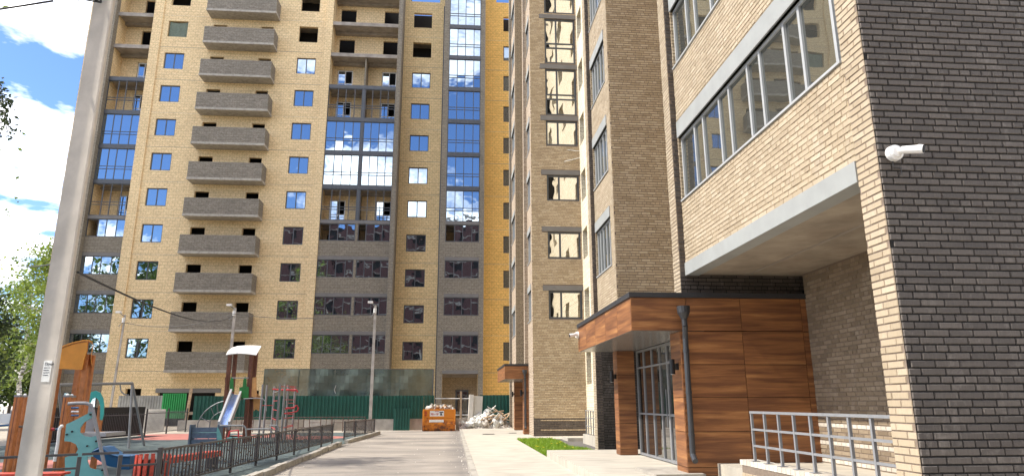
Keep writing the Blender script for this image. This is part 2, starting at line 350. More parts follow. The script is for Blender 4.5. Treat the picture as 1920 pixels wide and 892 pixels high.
def copy_tree(o, parent=None):
    c = o.copy(); col.objects.link(c); c.parent = parent
    for ch in [x for x in bpy.data.objects if x.parent == o]: copy_tree(ch, c)
    return c

# planar frames: P(u, v, w) with w = depth INTO the wall.  ('Y', y0): camera-facing, u = x.  ('X', x0): street-facing (-X), u = y
def mapper(kind, c):
    if kind == 'Y': return lambda u, v, w=0: (u, c+w, v)
    return lambda u, v, w=0: (c+w, u, v)
def wall(mb, kind, c, u0, u1, v0, v1, holes=(), depth=.25):
    P = mapper(kind, c); flip = (kind == 'X')
    def q(a, b, cc, d): mb.quad(*( (a, d, cc, b) if flip else (a, b, cc, d)))
    H = [(max(a, u0), min(b, u1), max(cc, v0), min(d, v1)) for a, b, cc, d in holes if b > u0 and a < u1 and d > v0 and cc < v1]
    us = sorted({u0, u1, *[h[0] for h in H], *[h[1] for h in H]}); vs_ = sorted({v0, v1, *[h[2] for h in H], *[h[3] for h in H]})
    for a, b in zip(us, us[1:]):
        run = None
        for cc, d in list(zip(vs_, vs_[1:]))+[(None, None)]:
            hole = cc is None or any(h[0] <= (a+b)/2 <= h[1] and h[2] <= (cc+d)/2 <= h[3] for h in H)
            if hole:
                if run: q(P(a, run[0]), P(b, run[0]), P(b, run[1]), P(a, run[1])); run = None
            else: run = (run[0], d) if run else (cc, d)
    for a, b, cc, d in H:
        q(P(a, cc, depth), P(a, cc), P(a, d), P(a, d, depth)); q(P(b, cc), P(b, cc, depth), P(b, d, depth), P(b, d))
        q(P(a, d), P(b, d), P(b, d, depth), P(a, d, depth)); q(P(a, cc, depth), P(b, cc, depth), P(b, cc), P(a, cc))
def pbox(mb, kind, c, u0, u1, v0, v1, w0, w1):
    if kind == 'Y': mb.box(u0, u1, c+w0, c+w1, v0, v1)
    else: mb.box(c+w0, c+w1, u0, u1, v0, v1)
# window made of a frame with mullions at given u (list) and transoms at given v; one pane object per cell
pane_cache = {}
def glazing(parent, kind, c, u0, u1, v0, v1, us=(), vs=(), w=.12, ft=.06, mat='frame', gl='glass_far', name='window', skip=(), nopanes=False, thick=.07, jit=.25, opened=()):
    P = mapper(kind, c); key = (kind, round(u1-u0, 2), round(v1-v0, 2), tuple(round(x-u0, 2) for x in us), tuple(round(x-v0, 2) for x in vs), ft, mat, thick)
    if key not in pane_cache:
        mb = MB()
        def B(a, b, cc, d): pbox(mb, kind, 0, a-u0, b-u0, cc-v0, d-v0, 0, thick)
        B(u0, u0+ft, v0, v1); B(u1-ft, u1, v0, v1); B(u0+ft, u1-ft, v0, v0+ft); B(u0+ft, u1-ft, v1-ft, v1)
        ue = [u0+ft, *us, u1-ft]
        for x in us: B(x-ft/2, x+ft/2, v0+ft, v1-ft)
        cols = []
        prev = u0+ft
        for x in [*us, None]:
            hi = (x-ft/2) if x is not None else u1-ft
            cols.append((prev, hi)); prev = (x+ft/2) if x is not None else None
        for z in vs:
            for a, b in cols: B(a, b, z-ft*.4, z+ft*.4)
        pane_cache[key] = mb.mesh(name, M[mat])
    o = link(name, pane_cache[key], parent, P(u0, v0, w))
    if nopanes: return o
    prev = u0+ft; ucells = []
    for x in [*us, None]:
        hi = (x-ft/2) if x is not None else u1-ft
        ucells.append((prev, hi)); prev = (x+ft/2) if x is not None else None
    prev = v0+ft; vcells = []
    for x in [*vs, None]:
        hi = (x-ft*.4) if x is not None else v1-ft
        vcells.append((prev, hi)); prev = (x+ft*.4) if x is not None else None
    for i, (a, b) in enumerate(ucells):
        for j, (cc, d) in enumerate(vcells):
            if (i, j) in skip or i in skip: continue
            k2 = ('p', kind, round(b-a, 2), round(d-cc, 2), gl)
            if k2 not in pane_cache:
                mb = MB(); hw, hh = (b-a)/2+.004, (d-cc)/2+.004; pbox(mb, kind, 0, -hw, hw, -hh, hh, -.006, .006); pane_cache[k2] = mb.mesh('pane', M[gl])
            p = link('pane', pane_cache[k2], o); p.location = Vector(P((a+b)/2, (cc+d)/2, w+thick*.5))-Vector(o.location)
            p.rotation_euler = (R(random.uniform(-jit, jit)), 0, R(random.uniform(-jit, jit))) if kind == 'Y' else (0, R(random.uniform(-jit, jit)), R(random.uniform(-jit, jit)))
    return o
# real bricks laid on a wall plane
BH, BW = .077, .26
def brick_cells(u0, u1, v0, v1, holes=(), header_every=4, seed=1):
    rnd = random.Random(seed); out = []; n = int(round((v1-v0)/BH))
    for r in range(n):
        za = v0+r*BH+.006; zb = za+BH-.013; hd = (r % header_every == header_every-1)
        L = .13 if hd else BW; off = (0 if r % 2 else .13)+(.065 if hd else rnd.choice((0, .03, -.03)))
        x = u0-L+off % L
        while x < u1:
            a, b = max(x+.005, u0), min(x+L-.005, u1); x += L
            if b-a < .04: continue
            segs = [(a, b)]
            for h in holes:
                if h[2] < zb-.01 and h[3] > za+.01:
                    ns = []
                    for s0, s1 in segs:
                        if s1 <= h[0] or s0 >= h[1]: ns.append((s0, s1)); continue
                        if s0 < h[0]: ns.append((s0, h[0]))
                        if s1 > h[1]: ns.append((h[1], s1))
                    segs = ns
            for s0, s1 in segs:
                if s1-s0 > .02: out.append((s0, s1, za, zb, hd, rnd.uniform(-.0025, .0025)))
    return out
def lay(kind, c, cells, mb, proud=.008, ch=.004):
    P = mapper(kind, c)
    for a, b, z0, z1, hd, j in cells:
        w = -proud+j; n = len(mb.v)
        mb.v += [P(a, z0, .002), P(b, z0, .002), P(b, z1, .002), P(a, z1, .002), P(a+ch, z0+ch, w), P(b-ch, z0+ch, w), P(b-ch, z1-ch, w), P(a+ch, z1-ch, w)]
        fs = ((4, 5, 6, 7), (0, 1, 5, 4), (1, 2, 6, 5), (2, 3, 7, 6), (3, 0, 4, 7))
        for q in fs: mb.f.append(tuple(n+i for i in (q if kind == 'Y' else q[::-1])))
def edge_mat(me):      # every fifth face is a brick front, the four after it are its edges, painted lighter as if sun-caught
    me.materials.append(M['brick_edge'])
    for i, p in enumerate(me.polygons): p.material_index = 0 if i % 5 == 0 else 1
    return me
def brick_wall(parent, kind, c, u0, u1, v0, v1, holes, mat, mort, label=None, he=4, seed=1, depth=.25, proud=.008, wname='wall'):
    mb = MB(); wall(mb, kind, c, u0, u1, v0, v1, holes, depth); mb.build(wname, M[mort], parent)
    mb = MB(); lay(kind, c, brick_cells(u0, u1, v0, v1, holes, he, seed), mb, proud); mb.build('brickwork', M[mat], parent, kind='stuff')

# ================================================================== THE YELLOW TOWER AT THE END OF THE STREET
FL = lambda i: 3.9+2.9*i
YA, YC, YL = 51.92, 53.73, 51.6
fb = thing('apartment_tower', 'unfinished yellow brick apartment tower with grey balconies across the end of the street', 'building', (0, 0, 0))
TOP = 41.5
holesA = []
for i in range(0, 12):
    f = FL(i)
    for x in (-29.45, -23.97, -13.4): holesA.append((x, x+1.55, f+.92, f+2.37))
    holesA += [(-20.37, -19.28, f, f+2.17), (-16.5, -15.5, f, f+2.17)]
holesA = [h if abs(h[0]+29.45) > .01 else (-29.45, -28.55, h[2], h[3]) for h in holesA]
gf = [(-21.3, -17.3, 0, 2.35), (-23.6, -22.5, 1.1, 2.65), (-15.4, -14.2, .9, 2.5)]
mb = MB(); wall(mb, 'Y', YA, -30.2, -28.4, 0, TOP, holesA, .3); wall(mb, 'Y', YA, -25.2, -10.65, 0, TOP, holesA+gf, .3)
mb.box(-30.2, -30.19, YA, 68, 0, TOP); mb.build('yellow_wall', M['yellow'], fb)
mb = MB(); mb.box(-25.2, -24.45, YA-.1, YA+.002, 0, TOP); mb.build('pilaster', M['yellow'], fb)
mb = MB(); mb.box(-11.3, -10.65, YA-.1, YA+.002, 0, TOP); mb.build('pilaster', M['yellow'], fb)
mb = MB(); mb.box(-21.5, -16.9, YA-.04, YA+.3, 2.35, 2.66); mb.build('doorway_lintel', M['lintel_far'], fb)
# grey brick piers
for a, b, y0, y1 in ((-28.4, -28.02, YA-.45, YC), (-5.15, -4.8, YL, YC), (-1.26, -.82, YL, YC), (1.86, 2.24, YL, YC)):
    mb = MB(); mb.box(a, b, y0, y1, 0, TOP); mb.build('pier', M['grey_brick'], fb)
# right recessed walls
hC = []; hE = []
for i in range(0, 11):
    f = FL(i); hC.append((-4.02, -2.42, f+.92, f+2.37)); hE.append((3.94, 5.5, f+.92, f+2.37))
mb = MB(); wall(mb, 'Y', YC, -4.8, -1.26, 0, 36.4, hC, .3); mb.box(-4.8, -4.35, YC, YC+.3, 36.4, 36.75); mb.box(-1.75, -1.26, YC, YC+.3, 36.4, 36.75)
mb.box(-.3, 3, YC+2, YC+2.2, 0, 30); mb.build('yellow_wall', M['yellow_c'], fb)
mb = MB(); wall(mb, 'Y', YC, 2.24, 14, 0, 36.7, hE, .3); mb.box(2.24, 3.3, YC, YC+.3, 36.7, 37.0); mb.build('yellow_wall', M['yellow_e'], fb)
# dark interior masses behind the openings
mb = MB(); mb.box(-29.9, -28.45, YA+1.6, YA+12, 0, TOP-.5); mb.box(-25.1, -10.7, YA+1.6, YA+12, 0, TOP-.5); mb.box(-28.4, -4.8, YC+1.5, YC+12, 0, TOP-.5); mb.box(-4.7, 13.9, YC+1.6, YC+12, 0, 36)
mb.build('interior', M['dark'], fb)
mb = MB()
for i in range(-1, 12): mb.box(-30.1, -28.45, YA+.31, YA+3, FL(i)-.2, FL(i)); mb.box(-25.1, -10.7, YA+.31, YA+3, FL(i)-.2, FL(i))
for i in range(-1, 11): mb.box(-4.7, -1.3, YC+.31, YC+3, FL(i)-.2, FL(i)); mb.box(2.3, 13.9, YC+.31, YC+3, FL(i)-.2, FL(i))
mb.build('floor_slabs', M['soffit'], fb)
for i in range(0, 12):
    f = FL(i)
    for x in (-23.97, -13.4):
        if i <= 8: glazing(fb, 'Y', YA, x, x+1.55, f+.92, f+2.37, [x+.775], w=.1, ft=.075)
    if i <= 8: glazing(fb, 'Y', YA, -29.45, -28.55, f+.92, f+2.37, [-29.0], w=.1, ft=.075)
    if i <= 8: glazing(fb, 'Y', YC, -4.02, -2.42, f+.92, f+2.37, [-3.22], w=.1, ft=.075)
    if i <= 9: glazing(fb, 'Y', YC, 3.94, 5.5, f+.92, f+2.37, [4.72], w=.1, ft=.075)
# cloth closing the window opening near the top left
mb = MB(); f = FL(9); n = 12
for a in range(n):
    x0 = -23.9+1.42*a/n; x1 = -23.9+1.42*(a+1)/n
    s0 = .12*math.sin(math.pi*a/n); s1 = .12*math.sin(math.pi*(a+1)/n)
    mb.quad((x0, YA+.14+.03*math.sin(a*1.7), f+.95), (x1, YA+.14+.03*math.sin((a+1)*1.7), f+.95), (x1, YA+.12, f+2.35-s1), (x0, YA+.12, f+2.35-s0))
mb.build('window_cloth', plain('green_cloth', (.13, .16, .12), .8), fb, smooth=True)
# balconies
bal = None
for i in range(0, 12):
    if bal is None:
        bal = link('balcony', MB().box(-20.62, -15.04, 50.68, YA-.001, -.15, .03).mesh('balcony', M['kerb']), fb)
        mb = MB(); mb.box(-20.6, -15.06, 50.7, 50.82, .03, 1.3); mb.box(-20.6, -20.48, 50.82, YA-.002, .03, 1.3); mb.box(-15.18, -15.06, 50.82, YA-.002, .03, 1.3)
        par = mb.build('parapet', M['balc_brick'], bal); mb = MB(); mb.box(-17.86, -17.84, 50.66, 50.675, -.15, .03); jt = mb.build('joint', M['concrete'], bal)
        bal.location.z = FL(0)
    else:
        o = bal.copy(); col.objects.link(o); o.location.z = FL(i)
        for ch in (par, jt): c = ch.copy(); col.objects.link(c); c.parent = o
# loggias
def loggia(u0, u1, yf, floors, us, split=None, back=()):
    yb = max(yf+1.5, 53.4)
    mb = MB(); wall(mb, 'Y', yb, u0, u1, 0, TOP, [(a, b, FL(i), FL(i)+2.17) for a, b in back for i in range(0, 12) if floors.get(i) != 'ground'], .2); mb.build('loggia_back_wall', M['yellow'], fb)
    mb = MB(); mb.quad((u0+.004, yf+.1, 0), (u0+.004, yb, 0), (u0+.004, yb, TOP), (u0+.004, yf+.1, TOP)); mb.quad((u1-.004, yf+.1, 0), (u1-.004, yb, 0), (u1-.004, yb, TOP), (u1-.004, yf+.1, TOP)); mb.build('loggia_side_wall', M['yellow'], fb)
    for i in range(0, 13):
        f = FL(i); typ = floors.get(i, 'glazed'); below = floors.get(i-1, 'glazed')
        mb = MB(); mb.box(u0+.006, u1-.006, yf+.05, yb-.004, f-.18, f+.02); mb.box(u0+.006, u1-.006, yb-.35, yb-.004, f-.4, f-.18); mb.build('loggia_slab', M['slab'], fb)
        edge = 'slab' if typ == 'open' and below == 'open' else ('lintel_far' if 'strip' in (typ, below) else 'frame')
        h0 = -.2 if edge == 'lintel_far' else -.26
        mb = MB(); mb.box(u0+.003, u1-.003, yf-.03, yf+.05, f+h0, f+.06); mb.build('slab_edge', M[edge], fb)
        if typ in ('strip',):
            mb = MB(); mb.box(u0+.003, u1-.003, yf, yf+.12, f+.06, f+1.3); mb.build('spandrel', M['grey_brick'], fb)
            z0, z1, vs = f+1.3, f+2.7, ()
        else: z0, z1, vs = f+.06, f+2.64, (f+.95, f+1.17)
        if typ in ('strip', 'glazed', 'frame'):
            segs = [(u0, u1, us)] if split is None else [(u0, split-.1, [x for x in us if x < split]), (split+.1, u1, [x for x in us if x > split])]
            for a, b, uu in segs:
                sk = ()
                if typ == 'strip' and i == 3: sk = (0,)
                glazing(fb, 'Y', yf, a+.003, b-.003, z0, z1, uu, vs if typ != 'strip' else (), w=.03, ft=.06, name='glazing', skip=sk, nopanes=(typ == 'frame'), jit=.3)
            if split is not None:
                mb = MB(); mb.box(split-.1, split+.1, yf-.01, yf+.13, z0, z1); mb.build('mullion_post', M['grey_brick' if typ == 'strip' else 'frame'], fb)
        if split is not None and typ != 'ground': mb = MB(); mb.box(split-.06, split+.06, yf+.14, yb-.005, f+.02, f+2.7) if (typ in ('frame', 'strip') or i == 8) else None; mb.build('partition', M['grey_brick'], fb) if mb.v else None
        if typ in ('frame',) or (i == 8 and typ == 'open'):
            for a, b in back: glazing(fb, 'Y', yb, a+.02, b-.02, f+.03, f+2.15, [(a+b)/2], [f+.95], w=.08, ft=.07, mat='frame_white', name='balcony_door', skip=((1, 1),))
loggia(-28.02, -25.2, YA, {0: 'strip', 1: 'strip', 2: 'strip', 3: 'strip', 4: 'frame', 7: 'frame', 8: 'open', 9: 'open', 10: 'open', 11: 'open', 12: 'open'}, [-27.2, -26.6, -25.85], back=((-26.7, -25.6),))
loggia(-10.65, -5.15, YA, {0: 'strip', 1: 'strip', 2: 'strip', 3: 'strip', 4: 'frame', 7: 'frame', 8: 'open', 9: 'open', 10: 'open', 11: 'open', 12: 'open'}, [-9.86, -9.22, -8.5, -7.05, -6.4, -5.78], split=-7.77, back=((-10.3, -9.0), (-6.55, -5.3)))
loggia(-.82, 1.86, YL, {0: 'strip', 1: 'strip', 2: 'strip', 3: 'strip'}, [-.1, .56, 1.28], back=((.2, 1.3),))
# grey ground floor walls under the loggias
for a, b, y in ((-28.02, -25.2, YA), (-10.65, -5.15, YA)):
    mb = MB(); mb.box(a+.01, b-.01, y+.01, y+.15, 0, FL(0)-.2); mb.build('ground_floor_wall', M['grey_brick'], fb)
    glazing(fb, 'Y', y, a+.2, b-.3, 1.1, 2.4, [a+.9, a+1.7], w=-.06, ft=.06, name='window')
mb = MB(); mb.box(-.82, 1.86, 53.2, 53.35, 0, FL(0)-.2); mb.build('entrance_back_wall', M['brown_sheet'], fb)
mb = MB(); mb.box(.2, 1.2, 53.1, 53.19, 0, 2.55); dd = mb.build('entrance_door', M['frame'], fb); MB().box(.3, .65, 53.06, 53.1, .3, 2.4).build('door_glass', M['glass_door'], dd); MB().box(.75, 1.1, 53.06, 53.1, .3, 2.4).build('door_glass', M['glass_door'], dd)
# rainwater pipe and stains beside the third pier
MB().tube((-1.34, YC-.06, 0), (-1.34, YC-.06, 36), .05).build('rain_pipe', M['frame'], fb)
for i in range(0, 12):
    for a, b, y in ((-25.19, -10.66, YA), (-4.79, -1.27, YC), (2.25, 13.9, YC)):
        if not (y == YC and i > 10): MB().box(a, b, y-.004, y+.01, FL(i)-.035, FL(i)-.01).build('slab_line', M['slab'], fb)
MB().box(-30, 14, 66, 68, 0, 36).build('rear_wall', M['yellow'], fb)

# ================================================================== THE BROWN BRICK BUILDING ON THE RIGHT
rb = thing('brick_apartment_block', 'brown and dark brick apartment block with grey strip windows along the right of the street', 'building', (0, 0, 0))
XN = 4.53; HT = 38
def street_windows(x, y0, y1, s0, ht, n0, n1, us, gl='glass_near', mat='frame_grey', w=.05, ft=.055, lint=.34, lu=(0, 0)):
    for n in range(n0, n1):
        glazing(rb, 'X', x, y0, y1, s0+2.9*n, s0+2.9*n+ht, us, (), w=w, ft=ft, gl=gl, mat=mat, name='window', thick=.08, jit=.35)
        mb = MB(); mb.box(x-.03, x+.1, y0+lu[0], y1+lu[1], s0+2.9*n+ht, s0+2.9*n+ht+lint); mb.build('lintel', M['lintel'], rb)
        mb = MB(); mb.box(x-.035, x+.06, y0, y1, s0+2.9*n-.035, s0+2.9*n); mb.build('window_sill', M['frame_grey'], rb)
# --- near block
hN = [(6.86, 12.56, 5.53+2.9*n, 6.86+2.9*n) for n in range(12)]
hNb = [(6.86, 12.56, 5.50+2.9*n, 7.20+2.9*n) for n in range(12)]
mb = MB(); wall(mb, 'X', XN, 6.83, 12.6, 4.25, HT, hN, .25); mb.build('street_wall', M['brown_sheet'], rb)
mb = MB(); lay('X', XN, brick_cells(6.83, 12.6, 4.25, 10.8, hNb, 4, 11), mb); mb.build('brickwork', M['brick_sunlit'], rb, kind='stuff')
street_windows(XN, 6.86, 12.56, 5.53, 1.33, 0, 11, [7.02, 7.76, 8.19, 8.96, 9.40, 10.14, 10.57, 11.35, 11.80])
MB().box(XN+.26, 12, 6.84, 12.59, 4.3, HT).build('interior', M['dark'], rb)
# end wall of dark brick facing the camera
mb = MB(); mb.box(XN+.002, 14, 6.452, 6.82, 0, HT); ew = mb.build('end_wall', M['mortar_dark'], rb)
ew['label'] = 'dark brick end wall'
cells = brick_cells(XN, 12.0, .0, 11.0, (), 4, 3)
cells.sort(key=lambda q: (0 if (q[0]+q[1])/2 < 5.35+(q[2]-.9)*.22 and q[2] > .8 else 100)+math.dist(((q[0]+q[1])/2, 6.45, (q[2]+q[3])/2), (0, 0, 1.6)))
bc = {}
for a, b, z0, z1, hd, j in cells[:300]:
    k = (round(b-a, 3))
    if k not in bc:
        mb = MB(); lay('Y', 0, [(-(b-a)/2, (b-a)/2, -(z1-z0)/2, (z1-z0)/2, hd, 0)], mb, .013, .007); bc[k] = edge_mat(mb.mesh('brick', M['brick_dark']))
    link('brick', bc[k], ew, ((a+b)/2, 6.452+j, (z0+z1)/2))
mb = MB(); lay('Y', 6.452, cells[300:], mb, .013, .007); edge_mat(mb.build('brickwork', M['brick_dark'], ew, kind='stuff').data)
# corner strip down to the ground, its sunlit face painted as lighter brick
brick_wall(rb, 'X', XN-.008, 6.452, 6.83, 0, 11, (), 'brick_sunlit', 'mortar_brown', he=99, seed=5, wname='corner_strip')
MB().box(XN, 7, 6.8195, 6.829, 0, 4).build('strip_return', M['brown_sheet'], rb)
# beam, soffit, recess
MB().box(XN-.03, XN+.24, 6.832, 12.598, 4.0, 4.25).build('concrete_beam', M['lintel'], rb)
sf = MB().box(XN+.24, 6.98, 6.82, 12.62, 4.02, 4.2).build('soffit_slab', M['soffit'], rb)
MB().box(5.7, 5.76, 6.9, 12.5, 4.012, 4.03).build('slab_joint', M['slab'], sf)
brick_wall(rb, 'Y', 12.6, XN-.13, 6.9, 3.5, 4.02, (), 'brick_dark', 'mortar_dark', seed=8)
mb = MB(); wall(mb, 'X', 6.8, 6.8, 12.42, 0, 4.02); mb.build('recess_wall', M['mortar_brown'], rb)
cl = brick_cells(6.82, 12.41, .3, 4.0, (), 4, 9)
mb = MB(); lay('X', 6.8, [q for q in cl if not (q[4] and q[2] < 1.2)], mb); mb.build('brickwork', M['brick_shaded'], rb, kind='stuff')
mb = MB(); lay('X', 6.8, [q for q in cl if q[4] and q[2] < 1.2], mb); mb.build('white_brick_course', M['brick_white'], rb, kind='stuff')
# far pilaster of the near block
MB().box(4.402, XN+.3, 12.602, 12.98, 3.5, HT).build('pilaster', M['mortar_brown'], rb)
mb = MB(); lay('X', 4.402, brick_cells(12.6, 12.98, 3.5, 11, (), 99, 2), mb); mb.build('brickwork', M['brick_sunlit'], rb, kind='stuff')  # sun-facing side painted lighter than the shaded side of the same pilaster
mb = MB(); lay('Y', 12.602, brick_cells(4.41, 4.53, 4.02, 11, (), 99, 4), mb); mb.build('brickwork', M['brick_dark'], rb, kind='stuff')
MB().box(7.0, 7.2, 12.6, 18.3, 3.4, HT).build('recess_wall', M['brown_sheet'], rb)
# --- second block
brick_wall(rb, 'Y', 18.3, 4.545, 7.0, 3.4, 15.6, (), 'brick_brown', 'mortar_brown', he=5, seed=21)
MB().box(4.6, 7.0, 18.31, 18.6, 15.6, HT).build('wall', M['brown_sheet'], rb)
hB = [(18.74, 20.80, 5.48+2.9*n, 6.93+2.9*n) for n in range(12)]
hBb = [(18.74, 20.80, 5.45+2.9*n, 7.24+2.9*n) for n in range(12)]
mb = MB(); wall(mb, 'X', 4.54, 18.305, 20.85, 3.6, HT, hB, .25); mb.build('street_wall', M['brown_sheet'], rb)
mb = MB(); lay('X', 4.54, brick_cells(18.3, 20.85, 3.6, 15.6, hBb, 4, 31), mb); mb.build('brickwork', M['brick_sunlit'], rb, kind='stuff')
street_windows(4.54, 18.74, 20.80, 5.48, 1.45, 0, 11, [19.12, 19.55, 20.0, 20.4], lint=.32)
MB().box(4.8, 12, 18.6, 20.8, 3.6, HT).build('interior', M['dark'], rb)
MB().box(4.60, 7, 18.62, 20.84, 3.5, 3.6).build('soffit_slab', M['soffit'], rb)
MB().box(4.402, 4.6, 20.852, 21.25, 0, HT).build('pilaster', M['mortar_brown'], rb)
MB().box(4.6, 7.5, 20.852, 21.2, 0, 3.6).build('wall', M['mortar_dark'], rb)
mb = MB(); lay('X', 4.402, brick_cells(20.85, 21.25, 0, 15.6, (), 99, 2), mb); mb.build('brickwork', M['brick_sunlit'], rb, kind='stuff')  # pilaster laid lighter on its sunlit street side, darker on its shaded side
mb = MB(); lay('Y', 20.852, brick_cells(4.41, 5.8, .02, 3.6, (), 5, 4), mb); lay('Y', 20.852, brick_cells(4.41, 4.54, 3.6, 15.6, (), 99, 4), mb); mb.build('brickwork', M['brick_dark'], rb, kind='stuff')
# --- pale wall in the recess
hR = [(y, y+1.1, 4.75+2.9*n+6.2-4.75, 4.75+2.9*n+6.2-4.75+1.45) for y in (22.6, 26.3, 29.95) for n in range(-1, 11)]
hR = [(a, b, c-.9, d-.9) for a, b, c, d in hR if c > 3]
mb = MB(); wall(mb, 'X', 6.13, 21.2, 31.29, 0, HT, hR, .42); mb.build('pale_wall', M['yellow2'], rb)
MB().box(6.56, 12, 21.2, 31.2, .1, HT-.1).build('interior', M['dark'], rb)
for a, b, c, d in hR:
    if 3 < c < 24: glazing(rb, 'X', 6.13, a, b, c, d, [(a+b)/2], (), w=.3, ft=.06, name='window', gl='glass_near')
# --- projecting block with the window column
n4 = [(4.45, 6.06, 5.42+2.9*n, 6.75+2.9*n) for n in range(4)]+[(4.45, 6.06, 15.75+2.9*n, 18.32+2.9*n) for n in range(0, 7)]
n4b = [(a, b, c-.02, d+.02) for a, b, c, d in n4]+[(4.18, 6.13, d, d+.25) for a, b, c, d in n4]
mb = MB(); wall(mb, 'Y', 31.29, 3.67, 6.13, 0, HT, n4, .25); mb.build('wall', M['mortar_brown'], rb)
cl = brick_cells(3.67, 6.13, .05, 22.8, n4b, 5, 41)
mb = MB(); lay('Y', 31.29, [q for q in cl if q[2] > .85], mb); mb.build('brickwork', M['brick_brown'], rb, kind='stuff')
mb = MB(); lay('Y', 31.29, [q for q in cl if q[2] <= .85], mb); mb.build('plinth_brickwork', M['brick_dark'], rb, kind='stuff')
mb = MB(); lay('Y', 31.285, [(4.0+k*.13, 4.12+k*.13, z, z+.05, 1, 0) for k in range(16) for z in (.36, .78)], mb); mb.build('pale_brick_course', M['brick_brown'], rb, kind='stuff')
for k, (a, b, c, d) in enumerate(n4):
    full = k > 3
    glazing(rb, 'Y', 31.29, a, b, c, d, [5.06], (c+.9, c+1.15) if full else (), w=.05, ft=.09, gl='glass_f', mat='frame', name='window', jit=.8)
    mb = MB(); mb.box(4.18, 6.128, 31.26, 31.32, d+.01, d+.25); mb.build('lintel', M['lintel_far'], rb)
MB().path([at(1058, 303, 31.2), at(1075, 299, 31.2), at(1091, 295, 31.2)], .02, 5).build('loose_cable', M['sack'], rb); MB().path([at(1064, 281, 31.2), at(1078, 283, 31.2), at(1091, 283, 31.2)], .018, 5).build('loose_cable', M['sack'], rb)
MB().box(3.95, 6.1, 31.56, 33, 0.1, HT).build('interior', M['dark'], rb)
hF = [(31.75, 33.12, 5.42+2.9*n, 6.85+2.9*n) for n in range(0, 11)]
mb = MB(); wall(mb, 'X', 3.67, 31.292, 33.2, 0, HT, hF, .2); mb.build('street_wall', brick_sheet('sunlit_brick_sheet', (.5, .41, .31), (.42, .33, .24), (.25, .2, .15)), rb)  # lit copy of the brown sheet for street-facing walls
M['sunlit_sheet'] = bpy.data.materials['sunlit_brick_sheet']
street_windows(3.67, 31.75, 33.12, 5.42, 1.43, 0, 11, [32.2, 32.65], lint=.3)
MB().box(3.50, 3.66, 33.2, 33.6, 2.9, HT).build('pilaster', M['sunlit_sheet'], rb)
MB().box(5.9, 6.1, 33.6, 38.6, 0, HT).build('recess_wall', M['brown_sheet'], rb)
hG = [(38.95, 41.1, 5.42+2.9*n, 6.85+2.9*n) for n in range(0, 11)]
mb = MB(); wall(mb, 'Y', 38.6, 3.56, 6, 2.9, HT, (), .2); mb.build('wall', M['brown_sheet'], rb)
mb = MB(); wall(mb, 'X', 3.56, 38.602, 41.2, 0, HT, hG, .2); mb.build('street_wall', M['sunlit_sheet'], rb)
street_windows(3.56, 38.95, 41.1, 5.42, 1.43, 0, 11, [39.6, 40.3], lint=.3)
MB().box(3.42, 3.56, 41.2, 41.6, 0, HT).build('pilaster', M['grey_brick'], rb)
MB().box(3.9, 5.8, 38.8, 41.0, 0, HT).build('interior', M['dark'], rb)
MB().box(3.57, 13.5, 41.2, 41.5, 0, HT).build('rear_wall', M['brown_sheet'], rb)
MB().box(12, 14, 6.9, 41, 0, HT).build('rear_wall', M['brown_sheet'], rb)
MB().box(4.7, 13.9, 6.5, 41.4, HT, HT+.3).build('roof', M['slab'], rb)

